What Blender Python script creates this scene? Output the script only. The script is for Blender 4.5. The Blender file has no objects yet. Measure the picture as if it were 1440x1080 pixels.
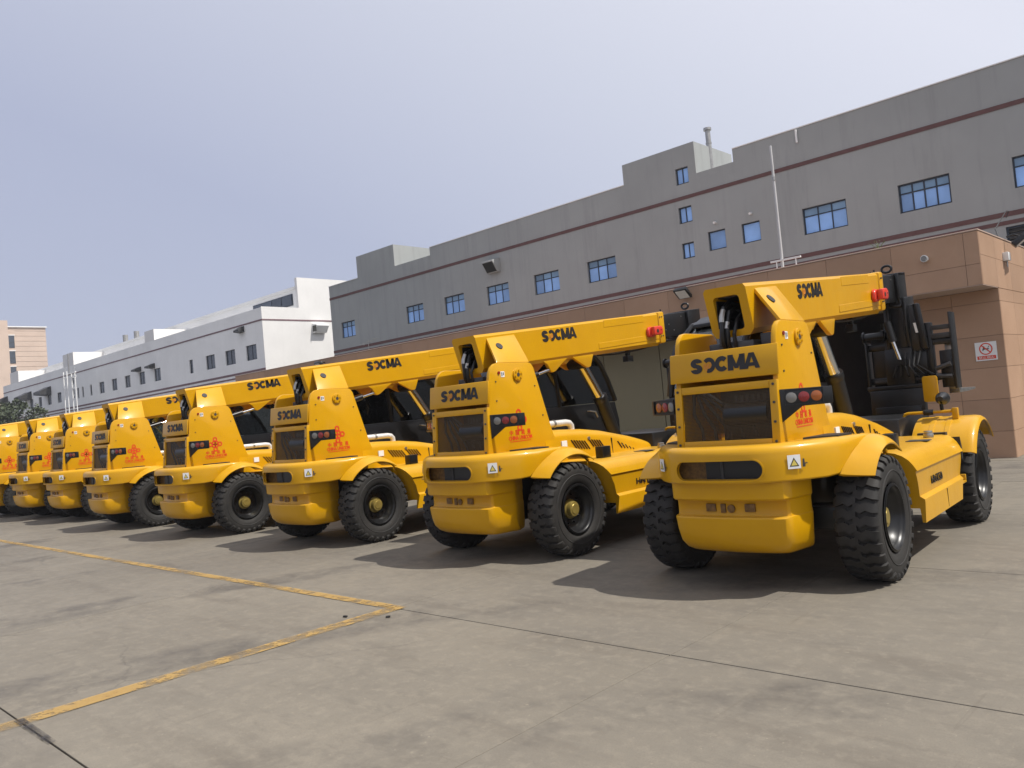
import bpy, bmesh, math, random
from mathutils import Vector, Matrix
random.seed(7)
PI = math.pi
S = bpy.context.scene
COL = S.collection
R = math.radians

# ------------------------------------------------------------------ camera
cam_d = bpy.data.cameras.new('camera')
cam = bpy.data.objects.new('camera', cam_d)
COL.objects.link(cam)
YAW, PITCH, ROLL = R(43.515), R(1.938), R(5.184)
cy, sy = math.cos(YAW), math.sin(YAW)
fw = Vector((-sy * math.cos(PITCH), cy * math.cos(PITCH), math.sin(PITCH)))
r0 = Vector((cy, sy, 0)); u0 = r0.cross(fw)
rt = r0 * math.cos(ROLL) - u0 * math.sin(ROLL)
up = r0 * math.sin(ROLL) + u0 * math.cos(ROLL)
mw = Matrix((rt, up, -fw)).transposed().to_4x4()
mw.translation = Vector((0, 0, 1.7))
cam.matrix_world = mw
cam_d.sensor_width = 36.0
cam_d.lens = 1119.28 / 1440 * 36.0
cam_d.clip_start = 0.05
cam_d.clip_end = 4000
S.camera = cam

# ------------------------------------------------------------------ world, sun, exposure
SUN_AZ, SUN_EL = R(70), R(57.0)      # azimuth measured from +Y towards +X
w = bpy.data.worlds.new('World'); S.world = w; w.use_nodes = True
nt = w.node_tree; nt.nodes.clear()
out = nt.nodes.new('ShaderNodeOutputWorld')
bg = nt.nodes.new('ShaderNodeBackground'); bg.inputs['Strength'].default_value = 0.1
sky = nt.nodes.new('ShaderNodeTexSky'); sky.sky_type = 'NISHITA'; sky.sun_disc = False
sky.sun_elevation = SUN_EL; sky.sun_rotation = SUN_AZ
sky.air_density = 1.2; sky.dust_density = 1.2; sky.ozone_density = 1.5; sky.altitude = 20
# bright summer haze: the sky grows paler towards the sun, on top of the physical sky
mx = nt.nodes.new('ShaderNodeMix'); mx.data_type = 'RGBA'; mx.inputs[0].default_value = 0.85
sdir = (math.sin(SUN_AZ) * math.cos(SUN_EL), math.cos(SUN_AZ) * math.cos(SUN_EL), math.sin(SUN_EL))
tcw = nt.nodes.new('ShaderNodeTexCoord'); dotn = nt.nodes.new('ShaderNodeVectorMath'); dotn.operation = 'DOT_PRODUCT'; dotn.inputs[1].default_value = sdir
nt.links.new(tcw.outputs['Generated'], dotn.inputs[0])
mrw = nt.nodes.new('ShaderNodeMapRange'); mrw.inputs[1].default_value = -1; mrw.inputs[2].default_value = 1
nt.links.new(dotn.outputs['Value'], mrw.inputs[0])
hr = nt.nodes.new('ShaderNodeValToRGB'); he = hr.color_ramp.elements; he.new(.45); he.new(.6); he.new(.68)
for e_, (p_, c_) in zip(he, ((0, (4.6, 4.8, 6.2)), (.44, (4.9, 5.25, 6.9)), (.6, (7.3, 7.55, 8.7)), (.68, (8.6, 8.7, 9.7)), (1, (8.8, 8.9, 9.7)))): e_.position = p_; e_.color = (*c_, 1)
nt.links.new(mrw.outputs[0], hr.inputs[0]); nt.links.new(hr.outputs[0], mx.inputs[7])
nt.links.new(sky.outputs[0], mx.inputs[6])
nt.links.new(mx.outputs[2], bg.inputs['Color'])
nt.links.new(bg.outputs[0], out.inputs['Surface'])
sl = bpy.data.lights.new('sun', 'SUN'); sl.energy = 5.0; sl.angle = R(0.6); sl.color = (1.0, 0.955, 0.88)
so = bpy.data.objects.new('sun', sl); COL.objects.link(so)
sd = Vector((math.sin(SUN_AZ) * math.cos(SUN_EL), math.cos(SUN_AZ) * math.cos(SUN_EL), math.sin(SUN_EL)))
so.rotation_euler = sd.to_track_quat('Z', 'Y').to_euler(); so.location = (10, 0, 40)
S.view_settings.view_transform = 'Standard'; S.view_settings.look = 'None'
S.view_settings.gamma = 1.0; S.view_settings.exposure = 0.0
S.view_settings.use_curve_mapping = False
S.render.engine = 'CYCLES'
S.cycles.max_bounces = 6; S.cycles.transparent_max_bounces = 12

# ------------------------------------------------------------------ materials
def nodes(name):
    m = bpy.data.materials.new(name); m.use_nodes = True
    t = m.node_tree; b = t.nodes['Principled BSDF']
    return m, t, b
def N(t, typ, **kw):
    n = t.nodes.new(typ)
    for k, v in kw.items(): setattr(n, k, v)
    return n
def ramp(t, src, stops):
    r = N(t, 'ShaderNodeValToRGB'); t.links.new(src, r.inputs[0])
    e = r.color_ramp.elements
    while len(e) < len(stops): e.new(0.5)
    for i, (p, c) in enumerate(stops):
        e[i].position = p; e[i].color = c if len(c) == 4 else (*c, 1)
    return r
def noise(t, scale, detail=4, rough=.55, vec=None, mapping=None):
    n = N(t, 'ShaderNodeTexNoise'); n.inputs['Scale'].default_value = scale
    n.inputs['Detail'].default_value = detail; n.inputs['Roughness'].default_value = rough
    if vec is not None:
        if mapping:
            mp = N(t, 'ShaderNodeMapping'); mp.inputs['Scale'].default_value = mapping
            t.links.new(vec, mp.inputs['Vector']); vec = mp.outputs[0]
        t.links.new(vec, n.inputs['Vector'])
    return n
def mixc(t, fac, a, b, mode='MIX'):
    m = N(t, 'ShaderNodeMix', data_type='RGBA', blend_type=mode)
    for i, v in ((0, fac), (6, a), (7, b)):
        if isinstance(v, (int, float)): m.inputs[i].default_value = v
        elif isinstance(v, tuple): m.inputs[i].default_value = v if len(v) == 4 else (*v, 1)
        else: t.links.new(v, m.inputs[i])
    return m.outputs[2]
def bump(t, b, src, strength=.2, dist=.01):
    n = N(t, 'ShaderNodeBump'); n.inputs['Strength'].default_value = strength; n.inputs['Distance'].default_value = dist
    t.links.new(src, n.inputs['Height']); t.links.new(n.outputs[0], b.inputs['Normal'])
def simple(name, col, rough=.5, metal=0, var=.08, scale=3.0, spec=None, coat=0):
    m, t, b = nodes(name)
    geo = N(t, 'ShaderNodeNewGeometry')
    n = noise(t, scale, 5, .6, geo.outputs['Position'])
    lo = tuple(c * (1 - var) for c in col); hi = tuple(min(1, c * (1 + var)) for c in col)
    r = ramp(t, n.outputs[0], [(.3, lo), (.7, hi)])
    t.links.new(r.outputs[0], b.inputs['Base Color'])
    b.inputs['Roughness'].default_value = rough; b.inputs['Metallic'].default_value = metal
    if spec is not None: b.inputs['Specular IOR Level'].default_value = spec
    if coat: b.inputs['Coat Weight'].default_value = coat; b.inputs['Coat Roughness'].default_value = .12
    return m
M = {}
# painted yellow steel: slight unevenness, faint dust on upward faces
m, t, b = nodes('yellow_paint')
geo = N(t, 'ShaderNodeNewGeometry'); tc = N(t, 'ShaderNodeTexCoord')
n1 = noise(t, 2.3, 6, .65, tc.outputs['Object']); n2 = noise(t, 9, 6, .75, geo.outputs['Position'], (1, 1, .3))
c = ramp(t, n1.outputs[0], [(.3, (.535, .272, .0015)), (.7, (.585, .306, .002))]).outputs[0]
d = ramp(t, n2.outputs[0], [(.60, (0, 0, 0)), (.78, (.10, .10, .10))]).outputs[0]
c = mixc(t, d, c, (.42, .24, .04))
sepn = N(t, 'ShaderNodeSeparateXYZ'); t.links.new(geo.outputs['Normal'], sepn.inputs[0])
du = N(t, 'ShaderNodeMath', operation='MULTIPLY'); n3 = noise(t, 5, 5, .6, geo.outputs['Position'])
mr = N(t, 'ShaderNodeMapRange'); mr.inputs[1].default_value = .55; mr.inputs[2].default_value = 1; t.links.new(sepn.outputs[2], mr.inputs[0])
t.links.new(mr.outputs[0], du.inputs[0]); t.links.new(n3.outputs[0], du.inputs[1])
ds = N(t, 'ShaderNodeMath', operation='MULTIPLY'); ds.inputs[1].default_value = .22; t.links.new(du.outputs[0], ds.inputs[0])
c = mixc(t, ds.outputs[0], c, (.60, .46, .20))
t.links.new(c, b.inputs['Base Color'])
rr = ramp(t, n2.outputs[0], [(.3, (.30,) * 3), (.75, (.46,) * 3)]); t.links.new(rr.outputs[0], b.inputs['Roughness'])
bump(t, b, n1.outputs[0], .08, .01)
b.inputs['Specular IOR Level'].default_value = .22; b.inputs['Coat Weight'].default_value = .3; b.inputs['Coat Roughness'].default_value = .08
M['yellow'] = m
M['black'] = simple('black_paint', (.007, .007, .0075), .34, var=.3, scale=9)
M['blackdull'] = simple('black_rubber_hose', (.014, .014, .014), .6, var=.3, scale=9)
M['darkgrey'] = simple('dark_grey_steel', (.05, .05, .052), .5, .3, .25, 8)
M['steel'] = simple('worn_steel', (.38, .37, .35), .38, .9, .2, 8)
M['chrome'] = simple('chrome_rod', (.60, .60, .59), .14, 1.0, .05, 8)
M['gold'] = simple('gold_paint_hub', (.36, .27, .07), .36, .55, .15, 12)
M['recess'] = simple('grimy_recess', (.16, .085, .02), .6, var=.5, scale=30)  # dark brown, also the shaded inner wall behind the bumper slot
M['white'] = simple('white_sticker', (.74, .74, .73), .45, var=.04)
M['silver'] = simple('heat_wrapped_pipe', (.72, .70, .66), .42, .35, .1, 20)
M['red'] = simple('red_lens', (.22, .010, .010), .25, var=.1, coat=.5)
M['amber'] = simple('amber_lens', (.34, .085, .008), .25, var=.1, coat=.5)
M['clear'] = simple('clear_lens', (.17, .165, .15), .2, var=.1, coat=.5)
M['beacon'] = simple('red_beacon_plastic', (.60, .040, .018), .4, var=.15, scale=25, coat=.2)
M['redprint'] = simple('red_print', (.62, .045, .010), .45, var=.1, scale=20)
M['blackprint'] = simple('black_print', (.012, .010, .010), .5, var=.2)
M['orangeprint'] = simple('orange_print', (.55, .20, .02), .5, var=.1)
M['yelprint'] = simple('warning_yellow', (.62, .50, .10), .5)
# tyre rubber with dust
m, t, b = nodes('tyre_rubber'); tc = N(t, 'ShaderNodeTexCoord')
n1 = noise(t, 7, 6, .7, tc.outputs['Object'])
t.links.new(ramp(t, n1.outputs[0], [(.3, (.009, .0087, .0083)), (.75, (.026, .023, .020))]).outputs[0], b.inputs['Base Color'])
b.inputs['Roughness'].default_value = .72; bump(t, b, noise(t, 60, 3, .6, tc.outputs['Object']).outputs[0], .15, .004)
M['rubber'] = m
# cab glass
m = bpy.data.materials.new('cab_glass'); m.use_nodes = True; t = m.node_tree; t.nodes.clear()
o_ = N(t, 'ShaderNodeOutputMaterial'); tr = N(t, 'ShaderNodeBsdfTransparent'); tr.inputs[0].default_value = (.70, .74, .70, 1)
gl = N(t, 'ShaderNodeBsdfGlossy'); gl.inputs['Roughness'].default_value = .03; fr = N(t, 'ShaderNodeFresnel'); fr.inputs[0].default_value = 2.0
ms = N(t, 'ShaderNodeMixShader'); t.links.new(fr.outputs[0], ms.inputs[0]); t.links.new(tr.outputs[0], ms.inputs[1]); t.links.new(gl.outputs[0], ms.inputs[2])
t.links.new(ms.outputs[0], o_.inputs[0]); M['glass'] = m
# perforated sheet
m, t, b = nodes('perforated_sheet'); tc = N(t, 'ShaderNodeTexCoord')
b.inputs['Base Color'].default_value = (.055, .032, .006, 1); b.inputs['Roughness'].default_value = .5
sp = N(t, 'ShaderNodeSeparateXYZ'); t.links.new(tc.outputs['Object'], sp.inputs[0])
def wavef(src, k):
    a = N(t, 'ShaderNodeMath', operation='MULTIPLY'); a.inputs[1].default_value = k; t.links.new(src, a.inputs[0])
    s_ = N(t, 'ShaderNodeMath', operation='SINE'); t.links.new(a.outputs[0], s_.inputs[0])
    p_ = N(t, 'ShaderNodeMath', operation='POWER'); p_.inputs[1].default_value = 2; t.links.new(s_.outputs[0], p_.inputs[0]); return p_.outputs[0]
ad = N(t, 'ShaderNodeMath', operation='ADD'); t.links.new(wavef(sp.outputs[0], PI / .012), ad.inputs[0]); t.links.new(wavef(sp.outputs[2], PI / .012), ad.inputs[1])
gt = N(t, 'ShaderNodeMath', operation='LESS_THAN'); gt.inputs[1].default_value = .98; t.links.new(ad.outputs[0], gt.inputs[0])
t.links.new(gt.outputs[0], b.inputs['Alpha']); M['mesh'] = m
# hood vents etc share black; walls
def wallmat(name, col, streak=.10, rough=.85, scale=1.0):
    m, t, b = nodes(name); geo = N(t, 'ShaderNodeNewGeometry'); p = geo.outputs['Position']
    n1 = noise(t, .35 * scale, 5, .6, p); n2 = noise(t, 2.2 * scale, 7, .72, p, (1, 1, .07)); n3 = noise(t, 30, 3, .6, p)
    lo = tuple(c * (1 - .07) for c in col); hi = tuple(min(1, c * 1.06) for c in col)
    c = ramp(t, n1.outputs[0], [(.3, lo), (.7, hi)]).outputs[0]
    f = ramp(t, n2.outputs[0], [(.5, (0,) * 3), (.8, (streak * 2.2,) * 3)]).outputs[0]
    c = mixc(t, f, c, tuple(x * .62 for x in col))
    t.links.new(c, b.inputs['Base Color']); b.inputs['Roughness'].default_value = rough
    bump(t, b, n3.outputs[0], .12, .004); return m
M['greywall'] = wallmat('grey_render', (.30, .312, .308), .26)
M['paleside'] = wallmat('pale_grey_render', (.78, .78, .77), .06)  # white factory paint, lightened in colour to lift its shaded front
M['polegrey'] = simple('galvanised_pole', (.50, .50, .50), .6, .2)
M['whitewall'] = wallmat('white_render_lowered', (.70, .69, .675), .05)  # same white paint, darkened in colour for the sunlit end wall
M['stripe'] = simple('maroon_stripe', (.105, .045, .042), .7, var=.12)
M['stripefar'] = simple('faded_maroon_stripe', (.17, .10, .11), .7, var=.12)  # lighter, greyer maroon for the white factory
M['pinkwall'] = wallmat('pink_cladding', (.55, .43, .35), .05)
M['door'] = wallmat('grey_steel_door', (.215, .19, .115), .06, .6)
M['coping'] = simple('coping_stone', (.42, .31, .25), .8)
# tile with per-piece tone
m, t, b = nodes('brown_stone_tile'); geo = N(t, 'ShaderNodeNewGeometry'); oi = N(t, 'ShaderNodeObjectInfo')
n1 = noise(t, 1.2, 6, .65, geo.outputs['Position']); n2 = noise(t, 55, 3, .6, geo.outputs['Position'])
c = ramp(t, n1.outputs[0], [(.3, (.350, .215, .135)), (.7, (.405, .255, .165))]).outputs[0]
rv = ramp(t, oi.outputs['Random'], [(0, (.90,) * 3), (1, (1.07,) * 3)]).outputs[0]
c = mixc(t, 1.0, c, rv, 'MULTIPLY'); n4 = noise(t, 1.5, 6, .7, geo.outputs['Position'], (1, 1, .15))
c = mixc(t, ramp(t, n4.outputs[0], [(.55, (0,) * 3), (.8, (.3,) * 3)]).outputs[0], c, (.22, .15, .115))
t.links.new(c, b.inputs['Base Color']); b.inputs['Roughness'].default_value = .7; bump(t, b, n2.outputs[0], .1, .003)
M['tile'] = m
M['joint'] = simple('tile_joint', (.15, .10, .075), .9)
# window glass seen from outside: blue tinted, mirrors the sky
def bluepane(name, col, rough=.06):
    m, t, b = nodes(name); oi = N(t, 'ShaderNodeObjectInfo'); tc = N(t, 'ShaderNodeTexCoord')
    n = noise(t, 1.5, 3, .5, tc.outputs['Object'])
    c = ramp(t, n.outputs[0], [(.3, tuple(x * .8 for x in col)), (.7, col)]).outputs[0]
    c = mixc(t, 1.0, c, ramp(t, oi.outputs['Random'], [(0, (.55,) * 3), (.15, (.85,) * 3), (1, (1.15,) * 3)]).outputs[0], 'MULTIPLY')
    t.links.new(c, b.inputs['Base Color']); b.inputs['Roughness'].default_value = rough; b.inputs['IOR'].default_value = 1.6
    return m
M['bluepane'] = bluepane('blue_window_glass', (.28, .50, .92))
M['bluepanedim'] = bluepane('blue_transom_glass', (.18, .31, .47))
M['darkpane'] = bluepane('dark_window_glass', (.055, .07, .095))
M['winframe'] = simple('dark_blue_window_frame', (.018, .028, .045), .4, .2)
M['leaf'] = None
# concrete yard
def concrete(name, base, per_slab):
    m, t, b = nodes(name); geo = N(t, 'ShaderNodeNewGeometry'); p = geo.outputs['Position']
    nA = noise(t, .35, 6, .6, p); nB = noise(t, 1.4, 8, .68, p); nC = noise(t, 9, 6, .7, p); nD = noise(t, 120, 2, .5, p)
    nS = noise(t, 1.1, 7, .65, p, (.35, 1.7, 1)); nT = noise(t, .8, 5, .6, p, (2.2, .25, 1))
    c = ramp(t, nA.outputs[0], [(.32, tuple(x * .84 for x in base)), (.68, tuple(x * 1.10 for x in base))]).outputs[0]
    c = mixc(t, ramp(t, nB.outputs[0], [(.43, (0,) * 3), (.66, (.75,) * 3)]).outputs[0], c, (base[0] * .70, base[1] * .70, base[2] * .72))
    c = mixc(t, ramp(t, nS.outputs[0], [(.52, (0,) * 3), (.68, (.65,) * 3)]).outputs[0], c, (base[0] * .62, base[1] * .60, base[2] * .60))
    c = mixc(t, ramp(t, nT.outputs[0], [(.57, (0,) * 3), (.75, (.40,) * 3)]).outputs[0], c, (base[0] * .58, base[1] * .60, base[2] * .66))
    c = mixc(t, ramp(t, nC.outputs[0], [(.50, (0,) * 3), (.64, (.42,) * 3)]).outputs[0], c, (base[0] * 1.25, base[1] * 1.24, base[2] * 1.22))
    c = mixc(t, ramp(t, nD.outputs[0], [(.36, (.35,) * 3), (.5, (0,) * 3)]).outputs[0], c, (base[0] * .62, base[1] * .62, base[2] * .62))
    # rubber marks left by turning tyres, and small pale chips
    wv = N(t, 'ShaderNodeTexWave', wave_type='RINGS', rings_direction='Z'); wv.inputs['Scale'].default_value = .11; wv.inputs['Distortion'].default_value = 3.5; wv.inputs['Detail'].default_value = 3; wv.inputs['Detail Scale'].default_value = .6
    t.links.new(p, wv.inputs['Vector'])
    tm = mixc(t, 1.0, ramp(t, wv.outputs['Fac'], [(.82, (0,) * 3), (.93, (1,) * 3)]).outputs[0], ramp(t, noise(t, .5, 6, .75, p).outputs[0], [(.48, (0,) * 3), (.62, (1,) * 3)]).outputs[0], 'MULTIPLY')
    c = mixc(t, tm, c, (base[0] * .50, base[1] * .50, base[2] * .53))
    nE = noise(t, 34, 2, .5, p); c = mixc(t, ramp(t, nE.outputs[0], [(.70, (0,) * 3), (.74, (.6,) * 3)]).outputs[0], c, (base[0] * 1.5, base[1] * 1.48, base[2] * 1.42))
    nF = noise(t, 3.4, 8, .82, p, (.45, 1.5, 1)); c = mixc(t, ramp(t, nF.outputs[0], [(.54, (0,) * 3), (.64, (.42,) * 3)]).outputs[0], c, (base[0] * .60, base[1] * .60, base[2] * .62))
    nG = noise(t, 1.6, 4, .6, p, (7, .35, 1)); c = mixc(t, ramp(t, nG.outputs[0], [(.66, (0,) * 3), (.69, (.4,) * 3), (.72, (0,) * 3)]).outputs[0], c, (base[0] * .62, base[1] * .6, base[2] * .58))
    # scuffs: thin pale and dark scratches
    sc = noise(t, 2.2, 3, .5, p, (.5, 9, 1)); c = mixc(t, ramp(t, sc.outputs[0], [(.70, (0,) * 3), (.74, (.35,) * 3)]).outputs[0], c, (base[0] * .6, base[1] * .6, base[2] * .6))
    vo = N(t, 'ShaderNodeTexVoronoi', feature='DISTANCE_TO_EDGE'); vo.inputs['Scale'].default_value = .22
    dn = noise(t, 2.5, 5, .6, p); va = N(t, 'ShaderNodeVectorMath', operation='ADD'); t.links.new(p, va.inputs[0])
    vs = N(t, 'ShaderNodeVectorMath', operation='SCALE'); vs.inputs['Scale'].default_value = .35; t.links.new(dn.outputs['Color'], vs.inputs[0]); t.links.new(vs.outputs[0], va.inputs[1])
    t.links.new(va.outputs[0], vo.inputs['Vector'])
    ck = ramp(t, vo.outputs['Distance'], [(.0, (.40,) * 3), (.0025, (0,) * 3)]).outputs[0]
    mk = ramp(t, noise(t, .25, 3, .5, p).outputs[0], [(.5, (0,) * 3), (.6, (1,) * 3)]).outputs[0]
    ck = mixc(t, 1.0, ck, mk, 'MULTIPLY')
    c = mixc(t, ck, c, (.05, .045, .04))
    if per_slab:
        oi = N(t, 'ShaderNodeObjectInfo')
        c = mixc(t, 1.0, c, ramp(t, oi.outputs['Random'], [(0, (.90, .90, .915)), (1, (1.06, 1.05, 1.03))]).outputs[0], 'MULTIPLY')
    t.links.new(c, b.inputs['Base Color'])
    t.links.new(ramp(t, nB.outputs[0], [(.35, (.62,) * 3), (.65, (.85,) * 3)]).outputs[0], b.inputs['Roughness'])
    bump(t, b, nC.outputs[0], .25, .004); return m
M['slab'] = concrete('concrete_slab', (.186, .165, .131), True)
M['ground'] = concrete('concrete_ground', (.10, .09, .075), False)
# worn yellow road paint, missing where it has flaked
m, t, b = nodes('worn_yellow_line'); geo = N(t, 'ShaderNodeNewGeometry'); p = geo.outputs['Position']
b.inputs['Base Color'].default_value = (.47, .27, .055, 1); b.inputs['Roughness'].default_value = .7
na = noise(t, .9, 6, .75, p); nb = noise(t, 6, 8, .8, p); ad = N(t, 'ShaderNodeMath', operation='ADD'); t.links.new(na.outputs[0], ad.inputs[0]); t.links.new(nb.outputs[0], ad.inputs[1])
t.links.new(ramp(t, ad.outputs[0], [(.78, (.02,) * 3), (1.0, (.48,) * 3), (1.3, (.80,) * 3)]).outputs[0], b.inputs['Alpha'])
t.links.new(ramp(t, nb.outputs[0], [(.3, (.33, .20, .06)), (.7, (.45, .29, .09))]).outputs[0], b.inputs['Base Color'])
M['line'] = m
m, t, b = nodes('oil_stain'); geo = N(t, 'ShaderNodeNewGeometry')
b.inputs['Base Color'].default_value = (.035, .03, .027, 1); b.inputs['Roughness'].default_value = .5
t.links.new(ramp(t, noise(t, 9, 5, .7, geo.outputs['Position']).outputs[0], [(.35, (.05,) * 3), (.6, (.75,) * 3)]).outputs[0], b.inputs['Alpha']); M['oil'] = m

# ------------------------------------------------------------------ mesh helpers
class MB:
    def __init__(s): s.v = []; s.f = []
    def add(s, vs, fs):
        o = len(s.v); s.v += [tuple(x) for x in vs]; s.f += [tuple(i + o for i in f) for f in fs]; return s
    def boxb(s, x0, x1, y0, y1, z0, z1):
        return s.add([(x0, y0, z0), (x1, y0, z0), (x1, y1, z0), (x0, y1, z0), (x0, y0, z1), (x1, y0, z1), (x1, y1, z1), (x0, y1, z1)],
                     [(0, 3, 2, 1), (4, 5, 6, 7), (0, 1, 5, 4), (1, 2, 6, 5), (2, 3, 7, 6), (3, 0, 4, 7)])
    def prism(s, poly, ax, a0, a1):
        n = len(poly)
        def P(p, a): return (a, p[0], p[1]) if ax == 'x' else ((p[0], a, p[1]) if ax == 'y' else (p[0], p[1], a))
        vs = [P(p, a0) for p in poly] + [P(p, a1) for p in poly]
        fs = [tuple(range(n))[::-1], tuple(range(n, 2 * n))] + [(i, (i + 1) % n, n + (i + 1) % n, n + i) for i in range(n)]
        return s.add(vs, fs)
    def loft(s, rings, closed=True, caps=True, loop=False):
        n = len(rings[0]); vs = [p for r in rings for p in r]; fs = []
        m_ = len(rings)
        for i in range(m_ if loop else m_ - 1):
            a = i * n; b_ = ((i + 1) % m_) * n
            for j in range(n if closed else n - 1):
                k = (j + 1) % n; fs.append((a + j, a + k, b_ + k, b_ + j))
        if caps and closed and not loop:
            fs.append(tuple(range(n))[::-1]); fs.append(tuple(range((m_ - 1) * n, m_ * n)))
        return s.add(vs, fs)
    def tube(s, path, r, n=8, caps=True):
        path = [Vector(p) for p in path]; rings = []
        d = (path[1] - path[0]).normalized(); a = Vector((0, 0, 1)) if abs(d.z) < .9 else Vector((1, 0, 0))
        x = d.cross(a).normalized()
        for i, p in enumerate(path):
            d = ((path[min(i + 1, len(path) - 1)] - p).normalized() + (p - path[max(i - 1, 0)]).normalized())
            d = d.normalized() if d.length > 1e-6 else (path[1] - path[0]).normalized()
            x = (x - d * x.dot(d)).normalized(); y = d.cross(x)
            rr = r[i] if isinstance(r, (list, tuple)) else r
            rings.append([p + (x * math.cos(2 * PI * k / n) + y * math.sin(2 * PI * k / n)) * rr for k in range(n)])
        return s.loft(rings, True, caps)
    def cyl(s, p0, p1, r, n=16, r2=None): return s.tube([p0, p1], [r, r if r2 is None else r2], n)
    def lathex(s, prof, c, n=32, caps=False):
        # prof: list of (x offset, radius) around the x axis through c
        rings = [[(c[0] + a, c[1] + r * math.cos(2 * PI * k / n), c[2] + r * math.sin(2 * PI * k / n)) for k in range(n)] for a, r in prof]
        return s.loft(rings, True, caps)
    def mesh(s, mesh_, mat):
        return s.add([mat @ v.co for v in mesh_.vertices], [tuple(p.vertices) for p in mesh_.polygons])
    def build(s, name, mat, parent=None, bevel=0, seg=2, ang=32, cut=None):
        me = bpy.data.meshes.new(name); me.from_pydata(s.v, [], s.f); me.update()
        bm = bmesh.new(); bm.from_mesh(me)
        bmesh.ops.recalc_face_normals(bm, faces=bm.faces)
        if bevel:
            es = [e for e in bm.edges if len(e.link_faces) == 2 and e.calc_face_angle(0) > R(28)]
            bmesh.ops.bevel(bm, geom=es, offset=bevel, segments=seg, affect='EDGES', profile=.5, clamp_overlap=True)
        bm.to_mesh(me); bm.free()
        me.materials.append(mat if not isinstance(mat, str) else M[mat])
        o = bpy.data.objects.new(name, me); COL.objects.link(o)
        if cut:
            cb = bpy.data.meshes.new('cutter'); cb.from_pydata(cut.v, [], cut.f); cb.update()
            b2 = bmesh.new(); b2.from_mesh(cb); bmesh.ops.recalc_face_normals(b2, faces=b2.faces); b2.to_mesh(cb); b2.free()
            co = bpy.data.objects.new('cutter', cb); COL.objects.link(co)
            md = o.modifiers.new('b', 'BOOLEAN'); md.operation = 'DIFFERENCE'; md.object = co; md.solver = 'EXACT'
            dg = bpy.context.evaluated_depsgraph_get(); nm = bpy.data.meshes.new_from_object(o.evaluated_get(dg))
            o.modifiers.clear(); o.data = nm; nm.name = name; me = nm
            bpy.data.objects.remove(co)
        me.polygons.foreach_set('use_smooth', [True] * len(me.polygons)); me.set_sharp_from_angle(angle=R(ang))
        if parent: o.parent = parent
        return o
def tag(o, label=None, cat=None, group=None, kind=None):
    if label: o['label'] = label
    if cat: o['category'] = cat
    if group: o['group'] = group
    if kind: o['kind'] = kind
    return o
def empty(name, loc, rz=0, label=None, cat=None, group=None):
    o = bpy.data.objects.new(name, None); COL.objects.link(o); o.location = loc; o.rotation_euler = (0, 0, rz); o.empty_display_size = .3
    return tag(o, label, cat, group)
def kids(o): return [c for c in list(bpy.data.objects) if c.parent == o]
def copy_tree(o, parent=None, cmap=None):
    c = o.copy(); COL.objects.link(c); c.parent = parent
    for ch in cmap.get(o.name, []): copy_tree(ch, c, cmap)
    return c
def rrect(x0, x1, y0, y1, r, n=5):
    pts = []
    for cx, cz, a0 in ((x1 - r, y1 - r, 0), (x0 + r, y1 - r, PI / 2), (x0 + r, y0 + r, PI), (x1 - r, y0 + r, 3 * PI / 2)):
        for k in range(n + 1):
            a = a0 + PI / 2 * k / n; pts.append((cx + r * math.cos(a), cz + r * math.sin(a)))
    return pts
_tc = {}
def text_mesh(s, extrude=.004, offset=0.0):
    k = (s, extrude, offset)
    if k in _tc: return _tc[k]
    c = bpy.data.curves.new('lettering', 'FONT'); c.body = s; c.size = 1; c.extrude = extrude; c.offset = offset; c.resolution_u = 2
    c.align_x = 'CENTER'; c.align_y = 'CENTER'
    o = bpy.data.objects.new('lettering', c); COL.objects.link(o)
    bpy.context.view_layer.update()
    dg = bpy.context.evaluated_depsgraph_get(); me = bpy.data.meshes.new_from_object(o.evaluated_get(dg))
    bpy.data.objects.remove(o); _tc[k] = me; return me
def text_fit(mb, s, origin, ex, ey, width, height, depth=.003, offset=0.0):
    """lettering fitted into width x height, centred at origin, right = ex, up = ey"""
    me = text_mesh(s, 1.0, offset)
    xs = [v.co.x for v in me.vertices]; ys = [v.co.y for v in me.vertices]
    cx, cz = (min(xs) + max(xs)) / 2, (min(ys) + max(ys)) / 2; sx, sz = width / (max(xs) - min(xs)), height / (max(ys) - min(ys))
    ex = Vector(ex).normalized(); ey = Vector(ey).normalized(); ez = ex.cross(ey); o = Vector(origin)
    vs = [o + ex * ((v.co.x - cx) * sx) + ey * ((v.co.y - cz) * sz) + ez * (v.co.z * depth) for v in me.vertices]
    mb.add(vs, [tuple(p.vertices) for p in me.polygons])
def arcband(mb, o, ex, ey, ri, ro, a0, a1, n=14, depth=.003, sx=1.0):
    ex = Vector(ex).normalized(); ey = Vector(ey).normalized(); ez = ex.cross(ey); o = Vector(o); rings = []
    for k in range(n + 1):
        a = a0 + (a1 - a0) * k / n; d = ex * math.cos(a) * sx + ey * math.sin(a)
        rings.append([o + d * ri, o + d * ro, o + d * ro + ez * depth, o + d * ri + ez * depth])
    mb.loft(rings, True, True)
def plate(mb, o, ex, ey, pts, depth=.003):
    ex = Vector(ex).normalized(); ey = Vector(ey).normalized(); ez = ex.cross(ey); o = Vector(o); n = len(pts)
    vs = [o + ex * a + ey * b_ for a, b_ in pts] + [o + ex * a + ey * b_ + ez * depth for a, b_ in pts]
    mb.add(vs, [tuple(range(n))[::-1], tuple(range(n, 2 * n))] + [(i, (i + 1) % n, n + (i + 1) % n, n + i) for i in range(n)])

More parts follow.
